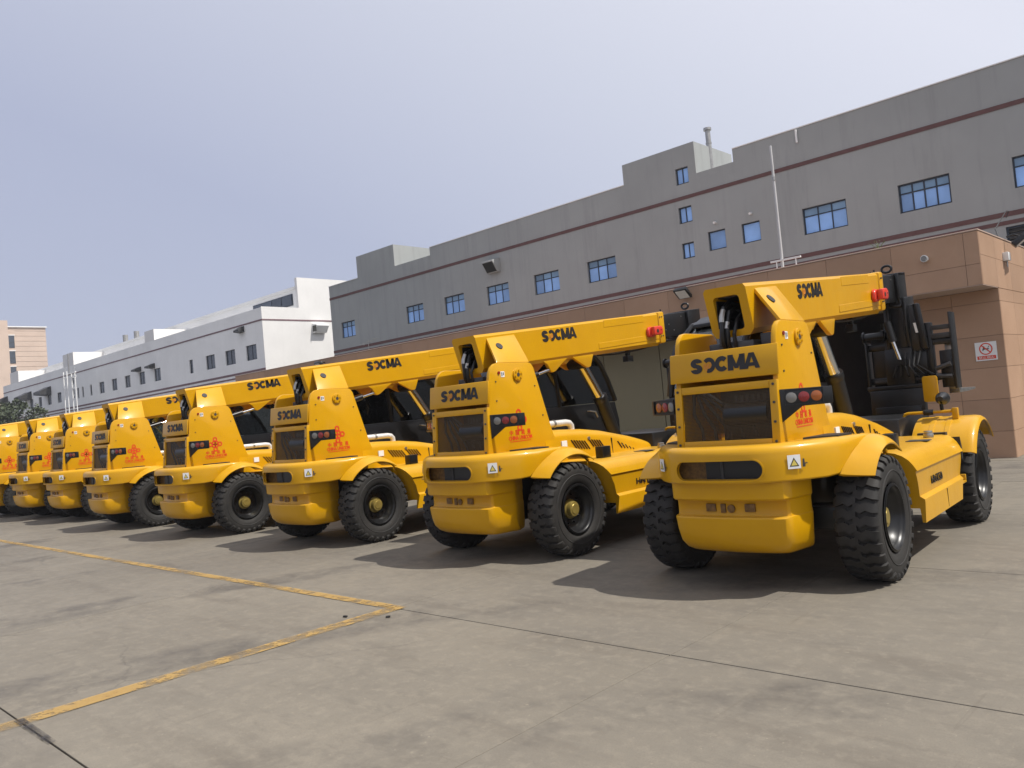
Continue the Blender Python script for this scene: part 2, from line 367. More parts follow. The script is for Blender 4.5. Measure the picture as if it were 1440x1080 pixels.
# ------------------------------------------------------------------ ground and yard
g = MB().add([(-500, -500, -.03), (500, -500, -.03), (500, 500, -.03), (-500, 500, -.03)], [(0, 1, 2, 3)]).build('ground', 'ground'); tag(g, kind='structure')
yard = MB().boxb(-62.2, 8.9, -4.75, 17.03, -.029, -.026).build('concrete_yard', 'ground'); tag(yard, kind='structure')
PX, PY = 2.955, 3.02
slab_me = None
for i in range(-20, 4):
    for j in range(-2, 6):
        x0 = -3.03 + PX * (i - 0); y0 = 1.45 + PY * j
        if y0 > 16.8: continue
        if j <= -1 and i < -8: continue
        if slab_me is None:
            so_ = MB().boxb(.003, PX - .003, .006, PY - .006, -.024, 0).build('concrete_slab', 'slab', yard, bevel=.002, seg=1); slab_me = so_.data
        else:
            so_ = bpy.data.objects.new('concrete_slab', slab_me); COL.objects.link(so_); so_.parent = yard
        so_.location = (x0, y0, random.uniform(-.0015, .0015))
for x0, x1, y0, y1 in ((-6.05, -5.88, -1.5, 4.51), (-40, -5.88, 4.42, 4.54)):
    tag(MB().add([(x0, y0, .005), (x1, y0, .005), (x1, y1, .005), (x0, y1, .005)] if x1 - x0 < 1 else [(x0, y0, .0062), (x1, y0, .0062), (x1, y1, .0062), (x0, y1, .0062)], [(0, 1, 2, 3)]).build('painted_line', 'line'), kind='structure')
st = MB().add([(-6.02, 1.42, .0075), (-5.35, 1.43, .0075), (-5.35, 1.475, .0075), (-6.02, 1.48, .0075)], [(0, 1, 2, 3)]).build('oil_stain', 'oil'); tag(st, kind='structure')

# ------------------------------------------------------------------ buildings
def facade(name, mat, parent, x0, x1, z0, z1, y, holes, depth=.14):
    """front wall facing -Y with real window openings and reveals"""
    xs = sorted({x0, x1, *[h[0] for h in holes], *[h[1] for h in holes]}); zs = sorted({z0, z1, *[h[2] for h in holes], *[h[3] for h in holes]})
    mb = MB(); idx = {}
    def V(x, z):
        if (x, z) not in idx: idx[(x, z)] = len(mb.v); mb.v.append((x, y, z))
        return idx[(x, z)]
    for i in range(len(xs) - 1):
        for j in range(len(zs) - 1):
            cx, cz = (xs[i] + xs[i + 1]) / 2, (zs[j] + zs[j + 1]) / 2
            if any(h[0] < cx < h[1] and h[2] < cz < h[3] for h in holes): continue
            mb.f.append((V(xs[i], zs[j]), V(xs[i + 1], zs[j]), V(xs[i + 1], zs[j + 1]), V(xs[i], zs[j + 1])))
    for a, b_, c, d in holes:
        o = len(mb.v); mb.v += [(a, y, c), (b_, y, c), (b_, y, d), (a, y, d), (a, y + depth, c), (b_, y + depth, c), (b_, y + depth, d), (a, y + depth, d)]
        mb.f += [(o, o + 4, o + 5, o + 1), (o + 1, o + 5, o + 6, o + 2), (o + 2, o + 6, o + 7, o + 3), (o + 3, o + 7, o + 4, o)]
    # edges of the sheet
    o = len(mb.v); d = depth
    mb.v += [(x0, y, z0), (x1, y, z0), (x1, y, z1), (x0, y, z1), (x0, y + d, z0), (x1, y + d, z0), (x1, y + d, z1), (x0, y + d, z1)]
    mb.f += [(o, o + 1, o + 5, o + 4), (o + 1, o + 2, o + 6, o + 5), (o + 2, o + 3, o + 7, o + 6), (o + 3, o, o + 4, o + 7)]
    me = bpy.data.meshes.new(name); me.from_pydata(mb.v, [], mb.f); me.update(); me.materials.append(M[mat])
    ob = bpy.data.objects.new(name, me); COL.objects.link(ob); ob.parent = parent; return ob
def window(parent, x0, x1, z0, z1, y, cols=3, transom=.27, fw_=.05, pane='bluepane', top='bluepanedim', mull=None, sliders=False):
    f = MB(); yb, yf = y + .14, y + .085
    f.boxb(x0, x0 + fw_, yf, yb, z0, z1).boxb(x1 - fw_, x1, yf, yb, z0, z1)
    f.boxb(x0 + fw_, x1 - fw_, yf, yb, z0, z0 + fw_).boxb(x0 + fw_, x1 - fw_, yf, yb, z1 - fw_, z1)
    W = x1 - x0 - 2 * fw_; xs = [x0 + fw_ + W * k / cols for k in range(cols + 1)]
    zt = z1 - fw_ - (z1 - z0) * transom if transom else z1 - fw_
    for k in range(1, cols):
        f.boxb(xs[k] - fw_ * .4, xs[k] + fw_ * .4, yf + .004, yb, z0 + fw_, z1 - fw_)
    if transom:
        for k in range(cols): f.boxb(xs[k] + (fw_ * .4 if k else 0), xs[k + 1] - (fw_ * .4 if k < cols - 1 else 0), yf + .008, yb, zt - fw_ * .4, zt + fw_ * .4)
    w_ = f.build('window', 'winframe', parent)
    for k in range(cols):
        a = xs[k] + (fw_ * .4 if k else 0); b_ = xs[k + 1] - (fw_ * .4 if k < cols - 1 else 0)
        tl = random.uniform(-.012, .012)
        for q, (c, d, mt) in enumerate(((z0 + fw_, zt - (fw_ * .4 if transom else 0), pane), (zt + fw_ * .4, z1 - fw_, top))):
            if q and not transom: break
            ym = yf + .03
            p = MB().add([(a, ym + tl * .4, c), (b_, ym - tl * .4, c), (b_, ym - tl * .4, d), (a, ym + tl * .4, d), (a, yb, c), (b_, yb, c), (b_, yb, d), (a, yb, d)],
                         [(0, 1, 2, 3), (4, 7, 6, 5), (0, 4, 5, 1), (1, 5, 6, 2), (2, 6, 7, 3), (3, 7, 4, 0)]).build('pane', mt, w_)
    return w_

FY = 30.0
# ---- grey factory
grey = empty('grey_factory_building', (-10, FY, 0), 0, 'long grey factory with blue windows and maroon stripes rising behind the low brown building', 'building')
def P_(o): # keep world coordinates under a parent that has a location
    return o
class Off:
    pass
def under(parent):
    """empties of buildings sit at their base; children are built in world space and shifted"""
    for ch in [c for c in bpy.data.objects if c.parent == parent]:
        ch.matrix_parent_inverse = Matrix.Translation(-Vector(parent.location))
z_lo, z_hi = 7.385, 8.40
W3 = [(-34.58, -33.4), (-29.23, -27.98), (-26.5, -25.2), (-23.77, -22.48), (-21.05, -19.74), (-18.32, -16.99)]
w3 = [(a * 1.25, b_ * 1.25, z_lo, z_hi) for a, b_ in W3]
wa = (-12.40, -10.74, z_lo, z_hi); wb = (-8.925, -7.26, z_lo, z_hi); wc = (-5.425, -3.76, z_lo, z_hi); wd = (-1.6, .06, z_lo, z_hi)
q1 = (-16.46, -15.66, 7.60, 8.40); q2 = (-14.93, -14.14, 7.58, 8.39)
s2 = (-17.74, -17.10, 9.03, 9.73); s3 = (-17.73, -17.15, 7.51, 8.18); s1 = (-17.71, -17.09, 10.70, 11.41)
lv = (-5.8, -4.3, 5.35, 6.20)
facade('facade', 'greywall', grey, -44.3, 40, 0, 10.5, FY, w3 + [wa, wb, wc, wd, q1, q2, s2, s3, lv])
for a, b_, zt in ((-44.3, -41.05, 10.93), (-37.26, -34.0, 10.98), (-34.0, -20.4, 11.42), (-16.71, -15.0, 10.98), (-15.0, 40, 11.5)):
    facade('parapet', 'greywall', grey, a, b_, 10.5, zt, FY, [], .22)
MB().boxb(-41.05, -37.26, FY, 33.3, 10.5, 12.3).build('stair_tower', 'greywall', grey)
tw = facade('stair_tower', 'greywall', grey, -20.4, -16.71, 10.5, 12.35, FY, [s1])
MB().boxb(-20.4, -16.71, FY + .142, 33.3, 10.5, 12.35).build('stair_tower', 'greywall', grey)
MB().boxb(-44.3, 40, FY + .145, 75, 0, 10.5).build('wall', 'greywall', grey)
for za, zb in ((10.03, 10.18), (6.53, 6.69), (6.27, 6.40)):
    MB().boxb(-44.31, 40, FY - .02, FY - .002, za, zb).build('stripe', 'stripe', grey)
MB().boxb(-44.32, 40, FY - .05, FY + .25, 11.502, 11.53)
for a, b_, zt in ((-34.0, -20.4, 11.42), (-15.0, 40, 11.5), (-44.3, -41.05, 10.93)):
    MB().boxb(a, b_, FY - .03, FY + .25, zt + .002, zt + .035).build('coping', 'paleside', grey)
for h in w3: window(grey, *h, FY)
window(grey, *wa, FY, 3); window(grey, *wb, FY, 4, fw_=.06); window(grey, *wc, FY, 3); window(grey, *wd, FY, 3)
for h in (q1, q2): window(grey, *h, FY, 1, 0)
for h in (s1, s2, s3): window(grey, *h, FY, 2, 0, fw_=.055)
lo = MB()
f = MB(); f.boxb(lv[0], lv[0] + .06, FY + .06, FY + .14, lv[2], lv[3]).boxb(lv[1] - .06, lv[1], FY + .06, FY + .14, lv[2], lv[3]).boxb(lv[0] + .06, lv[1] - .06, FY + .06, FY + .14, lv[3] - .06, lv[3])
lw = f.build('louvre_window', 'winframe', grey)
for k in range(7):
    z = lv[2] + .03 + k * .11
    MB().add([(lv[0] + .06, FY + .06, z), (lv[1] - .06, FY + .06, z), (lv[1] - .06, FY + .13, z + .09), (lv[0] + .06, FY + .13, z + .09), (lv[0] + .06, FY + .07, z - .012), (lv[1] - .06, FY + .07, z - .012), (lv[1] - .06, FY + .139, z + .08), (lv[0] + .06, FY + .139, z + .08)],
             [(0, 1, 2, 3), (4, 7, 6, 5), (0, 4, 5, 1), (1, 5, 6, 2), (2, 6, 7, 3), (3, 7, 4, 0)]).build('slat', 'darkgrey', lw)
for x in (-16.05, -14.45):   # white wall spouts over the two square windows
    MB().cyl((x, FY, 8.72), (x, FY - .16, 8.70), .05, 10).build('wall_spout', 'white', grey)
ch = MB(); ch.cyl((-16.75, 31.4, 10.5), (-16.75, 31.4, 13.10), .11, 16).cyl((-16.75, 31.4, 13.09), (-16.75, 31.4, 13.20), .17, 16).cyl((-16.75, 31.4, 12.5), (-16.75, 31.4, 12.56), .13, 16)
ch.build('flue_pipe', 'steel', grey, ang=40)
MB().cyl((-12.3, FY - .06, 10.95), (-12.3, FY - .06, 11.45), .04, 8).build('drain_pipe', 'paleside', grey)
def hood(parent, x0, x1, z0, z1, y, mat, dep=.55):
    MB().add([(x0, y, z0), (x1, y, z0), (x1, y, z1), (x0, y, z1), (x0, y - dep, z0 + (z1 - z0) * .12), (x1, y - dep, z0 + (z1 - z0) * .12), (x1, y - dep, z0 + (z1 - z0) * .45), (x0, y - dep, z0 + (z1 - z0) * .45)],
             [(3, 2, 6, 7), (7, 6, 5, 4), (0, 4, 5, 1), (0, 3, 7, 4), (1, 5, 6, 2), (0, 1, 2, 3)]).build('vent_hood', mat, parent)
v = MB(); x0, x1 = -29.35, -28.55
vh = v.prism([(FY, 9.76), (FY - .56, 9.62), (FY - .58, 9.55), (FY - .24, 9.02), (FY, 9.02)], 'x', x0, x1).build('vent_hood', 'greywall', grey, bevel=.008)
dn = Vector((0, -.53, -.34)).normalized() * .006; q0 = [Vector((x0 + .04, FY - .565, 9.525)), Vector((x1 - .04, FY - .565, 9.525)), Vector((x1 - .04, FY - .26, 9.05)), Vector((x0 + .04, FY - .26, 9.05))]
MB().add([tuple(p_ + dn) for p_ in q0] + [tuple(p_ - dn) for p_ in q0], [(0, 1, 2, 3), (7, 6, 5, 4), (0, 4, 5, 1), (1, 5, 6, 2), (2, 6, 7, 3), (3, 7, 4, 0)]).build('vent_opening', 'black', vh)
under(grey)

# ---- white factory farther along
wh = empty('white_factory_building', (-87, FY, 0), 0, 'white factory with bright end wall and dark windows beyond the grey one', 'building')
ww = [(-55.9, -54.32), (-59.23, -57.63), (-62.59, -61.03), (-65.66, -64.99), (-72.92, -71.5), (-76.29, -74.97), (-79.75, -78.41), (-83.11, -81.78), (-86.55, -85.17), (-89.26, -88.69), (-91.65, -91.15), (-93.13, -92.61), (-94.47, -93.99), (-99.71, -98.32), (-103.19, -101.84), (-106.53, -105.34), (-110.03, -108.65)]
holes = [(a, b_, 7.28, 8.42) for a, b_ in ww] + [(-94.52, -93.96, 8.9, 9.8)]
facade('facade', 'paleside', wh, -121, -53.2, 0, 10.85, FY, holes)
MB().boxb(-121, -53.212, FY + .145, 33.15, 0, 10.85).build('wall', 'whitewall', wh)
MB().boxb(-53.21, -53.19, FY + .0, 33.17, .0, 11.05).build('end_wall', 'whitewall', wh)
MB().boxb(-53.5, -53.192, 33.17, 90, 0, 13.4).build('end_wall', 'whitewall', wh)
MB().boxb(-121, -53.5, 33.17, 90, 0, 12.55).build('hall', 'paleside', wh)
MB().boxb(-121, -53.5, 33.1, 90.1, 12.552, 12.75).build('roof', 'paleside', wh)
facade('parapet', 'paleside', wh, -121, -53.212, 10.85, 11.0, FY, [], .2)
cl = MB().boxb(-60, -53.9, 33.12, 33.165, 11.35, 12.25).build('clerestory_window', 'winframe', wh)
for k in range(4): MB().boxb(-59.9 + k * 1.5, -58.55 + k * 1.5, 33.10, 33.118, 11.42, 12.18).build('pane', 'darkpane', cl)
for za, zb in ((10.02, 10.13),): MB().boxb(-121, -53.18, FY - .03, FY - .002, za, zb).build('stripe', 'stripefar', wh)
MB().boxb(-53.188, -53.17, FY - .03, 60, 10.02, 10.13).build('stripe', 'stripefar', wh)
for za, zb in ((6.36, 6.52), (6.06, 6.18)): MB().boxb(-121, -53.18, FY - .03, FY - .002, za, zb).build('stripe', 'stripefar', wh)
for a, b_, c, d in holes: window(wh, a, b_, c, d, FY, 2 if b_ - a > 1 else 1, 0, .06, 'darkpane')
for a, b_, zt, dp in ((-74.4, -72.34, 12.0, 3.2), (-97.0, -93.65, 12.4, 6.5), (-117.5, -114.0, 12.4, 8)):
    MB().boxb(a, b_, FY, FY + dp, 11.002, zt).build('stair_tower', 'whitewall', wh)
for x in (-90.7, -87.6): MB().cyl((x, 34.5, 11), (x, 34.5, 13.9), .28, 10).build('roof_flue', 'steel', wh)
for a, b_, c, d, q in ((-73.5, -72.6, 8.5, 8.95, .6), (-76.6, -75.7, 8.5, 8.95, .6), (-104.1, -101.7, 8.4, 9.4, 1.2), (-111.9, -109.1, 8.4, 9.4, 1.2), (-121, -119.2, 8.6, 9.6, 1.2), (-56.7, -55.9, 9.5, 9.98, .5), (-84.6, -83.8, 5.6, 6.1, .6), (-79.5, -78.7, 5.6, 6.1, .6)):
    hood(wh, a, b_, c, d, FY, 'darkgrey', q)
e_ = MB().prism([(-53.188, 9.85), (-52.55, 9.72), (-52.5, 9.62), (-52.9, 9.1), (-53.188, 9.1)], 'y', 34.2, 35.3).build('vent_hood', 'paleside', wh, bevel=.01)
MB().boxb(-53.1, -52.6, 34.185, 34.198, 9.2, 9.66).build('vent_opening', 'black', e_)
under(wh)
an = empty('roof_antenna', (-38.6, 28.6, 4.17), 0, 'thin spindly antenna on the brown roof in front of the white end wall', 'antenna')
MB().cyl((0, 0, 0), (0, 0, 2.55), .018, 6).build('mast', 'steel', an)
a_ = MB(); a_.cyl((-.8, 0, 2.3), (.9, 0, 2.52), .012, 5)
for k in range(5): a_.cyl((-.7 + k * .37, -.25, 2.31 + k * .05), (-.7 + k * .37, .25, 2.31 + k * .05), .008, 4)
a_.build('aerial', 'steel', an)

# ---- pink block at the far left
pk = empty('pink_apartment_block', (-178, 46, 0), 0, 'tall pink block at the far left edge of the photo beyond the factories', 'building')
X0 = -170.0
MB().boxb(-186, X0, 43.42, 49.9, 0, 25.9).build('wall', 'pinkwall', pk)
MB().boxb(-186, X0 + .6, 30, 43.4, 0, 27.1).build('wall', 'pinkwall', pk)
MB().boxb(-186.2, X0 + .25, 43.45, 50.1, 25.902, 26.1).build('roof_slab', 'paleside', pk)
for z in (10.1, 13.1, 16.1, 19.05, 22.0):
    w_ = MB().boxb(X0 + .002, X0 + .06, 43.45, 44.5, z, z + 2.3).build('window', 'darkgrey', pk)
    MB().boxb(X0 + .062, X0 + .075, 43.52, 44.43, z + .05, z + .95).build('pane', 'darkpane', w_)
    MB().boxb(X0 + .062, X0 + .075, 43.52, 44.43, z + 1.05, z + 2.25).build('pane', 'darkpane', w_)
    MB().boxb(X0 + .002, X0 + .12, 43.42, 44.6, z + 2.32, z + 2.5).build('lintel', 'whitewall', pk)
for k in range(26):
    MB().boxb(X0 + .002, X0 + .04, 44.65, 49.88, 1.0 + k * .97, 1.06 + k * .97).build('cladding_rail', 'pinkwall', pk)
under(pk)
# another pale strip of low buildings further left is hidden by the tree

# ---- brown annex
br = empty('brown_annex', (-17, 17, 0), 0, 'low brown tiled building with overhanging fascia behind the forklifts', 'building')
XL, XR, YF, YW, ZB, ZM, ZT = -30.8, -3.52, 15.96, 17.04, 3.17, 3.555, 4.17
MB().boxb(XL, -7.5, YW + .03, 29.97, 0, 4.12).build('wall', 'joint', br)
MB().boxb(-5.1, XR - .03, YW + .03, 29.97, 0, 4.12).build('wall', 'joint', br)
MB().boxb(-7.498, -5.102, YW + .03, 29.97, 3.16, 4.12).build('wall', 'joint', br)
MB().boxb(-7.498, -5.102, 22.5, 29.97, 0, 3.158).build('inner_wall', 'door', br)
MB().boxb(-7.5, -5.1, YW + .0, YW + .14, 3.02, 3.158).build('door_lintel', 'door', br)
MB().boxb(XL, XR - .03, YF + .03, YW + .028, ZB + .012, 4.12).build('fascia_core', 'joint', br)
MB().boxb(XL, XR - .002, YF + .002, YW + .0, ZB, ZB + .01).build('soffit', 'coping', br)
def tile_y(x0, x1, z0, z1, y): return MB().boxb(x0 + .003, x1 - .003, y, y + .028, z0 + .003, z1 - .003)
def tile_x(y0, y1, z0, z1, x): return MB().boxb(x - .028, x, y0 + .003, y1 - .003, z0 + .003, z1 - .003)
xs = [XR, -3.76]; 
while xs[-1] > XL + .3: xs.append(max(xs[-1] - 1.235, XL))
for k in range(len(xs) - 1):
    for za, zb in ((ZB + .011, ZM), (ZM, ZT - .03)):
        tile_y(xs[k + 1], xs[k], za, zb, YF).build('tile', 'tile', br)
zs = [0, .5, 1.105, 1.70, 2.30, 2.93, ZB - .002]
xw = [XR, -4.33, -5.1]
for k in range(2):
    for q in range(6): tile_y(xw[k + 1], xw[k], zs[q], zs[q + 1], YW).build('tile', 'tile', br)
ys = [YW + .03, 18.2, 19.44, 20.68, 21.92, 23.16, 24.4, 25.64, 26.88, 28.1, 29.9]
for k in range(len(ys) - 1):
    for q in range(6): tile_x(ys[k], ys[k + 1], zs[q], zs[q + 1], XR).build('tile', 'tile', br)
    for za, zb in ((ZB + .002, 3.72), (3.72, ZT - .03)): tile_x(ys[k], ys[k + 1], za, zb, XR).build('tile', 'tile', br)
for za, zb in ((ZB + .011, 3.72), (3.72, ZT - .03)): tile_x(YF + .03, YW + .03, za, zb, XR).build('tile', 'tile', br)
MB().boxb(XL - .02, XR + .012, YF - .012, 29.97, ZT - .028, ZT).build('coping', 'coping', br, bevel=.006, seg=1)
# steel sliding doors left of the tiled pier
x = -7.5; k = 0
while x > XL + 1.5:
    x1 = max(x - 1.75, XL + .1)
    d_ = MB().boxb(x1 + .012, x - .012, YW - .01, YW + .028, .02, 3.14).build('sliding_door', 'door', br)
    x = x1; k += 1
under(br)

# things on the brown annex
def floodlight(x, y, z, label, rz=0, s=1.0):
    o = empty('floodlight', (x, y, z), rz, label, 'floodlight', 'floodlights on the brown building')
    MB().add([(-.17 * s, -.36 * s, -.02), (.17 * s, -.36 * s, -.02), (.17 * s, -.12 * s, -.20 * s), (-.17 * s, -.12 * s, -.20 * s), (-.15 * s, -.30 * s, .05), (.15 * s, -.30 * s, .05), (.15 * s, -.06 * s, -.13 * s), (-.15 * s, -.06 * s, -.13 * s)],
             [(0, 3, 2, 1), (4, 5, 6, 7), (0, 1, 5, 4), (1, 2, 6, 5), (2, 3, 7, 6), (3, 0, 4, 7)]).build('housing', 'black', o, bevel=.008)
    MB().add([(-.13 * s, -.345 * s, -.040), (.13 * s, -.345 * s, -.040), (.13 * s, -.145 * s, -.192 * s), (-.13 * s, -.145 * s, -.192 * s)], [(0, 3, 2, 1)]).build('lens', 'white', o)
    MB().tube([(0, 0, 0), (0, -.1 * s, .03), (0, -.2 * s, -.02)], .02, 6).build('bracket', 'black', o)
    return o
floodlight(-9.40, YF - .001, 4.08, 'square floodlight on the brown fascia above the second forklift boom')
floodlight(-24.2, YF - .001, 4.02, 'small dark floodlight on the brown fascia above the third forklift boom')
fl = floodlight(XR + .04, 17.95, 4.20, 'black floodlight clamped on the sunlit brown roof corner at the right edge', R(100), 1.1)
o = empty('wall_lamp', (-4.40, YF, 3.80), 0, 'small round white lamp on the brown fascia right of the boom tip', 'lamp')
MB().cyl((0, 0, 0), (0, -.10, .0), .055, 16, .065).build('body', 'white', o); MB().cyl((0, -.101, 0), (0, -.12, 0), .05, 16).build('lens', 'clear', o)
o = empty('junction_box', (XR, 17.75, 3.72), 0, 'small pale box on the sunlit brown end wall below the floodlight', 'box')
MB().boxb(.001, .10, -.09, .09, 0, .16).build('box', 'white', o, bevel=.006); MB().cyl((.05, 0, -.001), (.05, 0, -.12), .014, 6).build('conduit', 'steel', o)
o = empty('roof_pole', (-7.25, 16.25, ZT), 0, 'tall white pole rising from the brown roof against the grey wall', 'pole')
MB().cyl((0, 0, 0), (0, 0, 2.65), .032, 12, .026).build('shaft', 'polegrey', o)
MB().cyl((0, 0, 1.9), (0, 0, 1.98), .038, 12).build('collar', 'steel', o)
MB().boxb(-.09, .09, -.09, .09, 0, .02).build('base_plate', 'steel', o)
o = empty('roof_railing', (-7.15, 16.2, ZT), 0, 'short white rail bracket on the brown roof edge beside the pole', 'railing')
MB().boxb(-.33, .33, -.02, .02, .17, .205).build('rail', 'white', o)
for x in (-.2, .22): MB().cyl((x, 0, 0), (x, 0, .169), .014, 8).build('post', 'white', o)
c_ = MB().tube([(-5.75, 29.96, 6.5), (-5.1, 27, 6.2), (-4.4, 23, 5.55), (-3.72, 18.3, 4.45), (-3.6, 17.95, 4.2)], .012, 5).build('cable', 'blackdull'); tag(c_, 'thin cable sagging from the grey wall to the brown roof corner', 'cable')
pl_ = empty('roof_weed', (-5.25, 16.15, ZT), 0, 'small green weed growing on the brown roof edge', 'plant')
m, t, b = nodes('weed_leaf'); b.inputs['Base Color'].default_value = (.09, .12, .03, 1); b.inputs['Roughness'].default_value = .7; M['weed'] = m
lf = MB(); stm = MB()
for k in range(26):
    a = random.uniform(0, 2 * PI); rr_ = random.uniform(.03, .16); z = random.uniform(.02, .18); p = Vector((math.cos(a) * rr_, math.sin(a) * rr_ * .6, z))
    d = Vector((math.cos(a), math.sin(a), random.uniform(-.3, .6))).normalized() * random.uniform(.04, .08); s_ = d.cross(Vector((0, 0, 1))).normalized() * .014
    lf.add([p, p + d * .5 + s_, p + d, p + d * .5 - s_], [(0, 1, 2, 3)])
    if k % 3 == 0: stm.tube([(0, 0, 0), tuple(p)], .004, 4)
lf.build('leaves', 'weed', pl_); stm.build('stem', 'weed', pl_)

# no-smoking sign
sg = empty('no_smoking_sign', (-3.83, YW - .004, 2.015), 0, 'white no smoking sign with red ring on the brown wall', 'sign')
SGX, SGZ = .185, .185
MB().boxb(-.18, .18, -.012, -.002, -.175, .175).build('board', 'white', sg)
r_ = MB(); o3 = (0, -.013, .045)
arcband(r_, o3, (1, 0, 0), (0, 0, 1), .092, .112, 0, 2 * PI, 40, .002)
plate(r_, o3, (1, 0, 0), (0, 0, 1), [(-.078, .064), (-.064, .078), (.078, -.064), (.064, -.078)], .0026)
plate(r_, (0, -.013, 0), (1, 0, 0), (0, 0, 1), [(-.155, -.15), (.155, -.15), (.155, -.085), (-.155, -.085)], .002); r_.build('red_print', 'redprint', sg)
r_ = MB(); plate(r_, o3, (1, 0, 0), (0, 0, 1), [(-.055, -.012), (.05, -.012), (.05, .008), (-.055, .008)], .002); plate(r_, o3, (1, 0, 0), (0, 0, 1), [(.03, .02), (.045, .02), (.06, .05), (.05, .055)], .002)
plate(r_, o3, (1, 0, 0), (0, 0, 1), [(-.06, -.03), (-.045, -.035), (-.02, .05), (-.035, .05)], .0021); r_.build('cigarette_print', 'blackprint', sg)
r_ = MB(); text_fit(r_, '禁止烟火', (0, -.0155, -.1175), (1, 0, 0), (0, 0, 1), .26, .048, .001); r_.build('lettering', 'white', sg)

# lattice mast among the far buildings
lt = empty('lattice_mast', (-86.4, 27.2, 0), 0, 'pale lattice mast standing in front of the white factory', 'mast')
mb = MB()
for sx_ in (-.55, .55):
    for sy_ in (-.4, .4): MB().cyl((sx_, sy_, 0), (sx_ * .9, sy_ * .9, 9.6), .05, 6).build('leg', 'paleside', lt)
for k in range(9):
    z = .6 + k * 1.05
    for sy_ in (-.4, .4): mb.cyl((-.54, sy_, z), (.54, sy_, z), .03, 5).cyl((-.54, sy_, z), (.54, sy_, z + 1.0), .022, 5)
mb.build('brace', 'paleside', lt)
MB().boxb(-1.9, 1.9, -.06, .06, 9.35, 9.47).build('crossarm', 'paleside', lt); MB().boxb(-1.9, 1.9, -.06, .06, 8.95, 9.03).build('crossarm', 'paleside', lt)
MB().cyl((0, 0, 9.5), (0, 0, 11.4), .06, 6).build('mast_top', 'steel', lt)

# tree at the far left
m, t, b = nodes('tree_leaf'); oi = N(t, 'ShaderNodeNewGeometry'); n = noise(t, .8, 4, .6, oi.outputs['Position'])
t.links.new(ramp(t, n.outputs[0], [(.3, (.018, .030, .012)), (.7, (.05, .066, .022))]).outputs[0], b.inputs['Base Color']); b.inputs['Roughness'].default_value = .7; M['leaf'] = m
M['bark'] = simple('bark', (.09, .07, .05), .9, var=.3)
def tree(x, y, h, rad, label, n=5200):
    o = empty('leafy_tree', (x, y, 0), 0, label, 'tree', 'trees at the far end of the row')
    tk = MB(); tk.tube([(0, 0, 0), (.1, 0, h * .3), (-.05, .1, h * .6), (.1, 0, h * .85)], [.28, .22, .14, .05], 8)
    for k in range(8):
        a = k * 2.4; z = h * (.3 + .06 * k); tk.tube([(0, 0, z), (math.cos(a) * rad * .4, math.sin(a) * rad * .4, z + h * .12), (math.cos(a) * rad * .75, math.sin(a) * rad * .75, z + h * .2)], [.1, .06, .02], 5)
    tk.build('trunk', 'bark', o)
    lf = MB(); cl_ = []
    for k in range(46):
        a = random.uniform(0, 2 * PI); rr_ = rad * math.sqrt(random.random()); z = h * random.uniform(.38, 1.0); rr_ *= math.sqrt(max(.08, 1 - ((z / h - .62) / .42) ** 2))
        cl_.append((Vector((math.cos(a) * rr_, math.sin(a) * rr_, z)), random.uniform(.35, .95)))
    for k in range(n):
        c, r_ = random.choice(cl_); d = Vector((random.gauss(0, 1), random.gauss(0, 1), random.gauss(0, .8))).normalized() * r_ * random.uniform(.5, 1.1); p = c + d
        a = Vector((random.gauss(0, 1), random.gauss(0, 1), random.gauss(0, 1))).normalized(); b_ = a.cross(Vector((.3, .5, .8))).normalized(); s_ = random.uniform(.13, .24)
        lf.add([p - a * s_, p + b_ * s_ * .6, p + a * s_, p - b_ * s_ * .6], [(0, 1, 2, 3)])
    lf.build('crown', 'leaf', o)
tree(-97.6, 23.5, 7.3, 4.2, 'dark green tree at the left edge above the farthest forklift, below the pink block')
tree(-90.6, 24.2, 6.5, 3.0, 'lower dark green tree just right of the bigger one, left of the lattice mast', 2200)

# ------------------------------------------------------------------ telescopic forklift (local axes: x right, y forward, z up; rear axle at y = 0)
def lerp(a, b_, t_): return a + (b_ - a) * t_
def interp(tab, x):
    if x <= tab[0][0]: return tab[0][1]
    for (a, c), (b_, d) in zip(tab, tab[1:]):
        if x <= b_: return lerp(c, d, (x - a) / (b_ - a))
    return tab[-1][1]

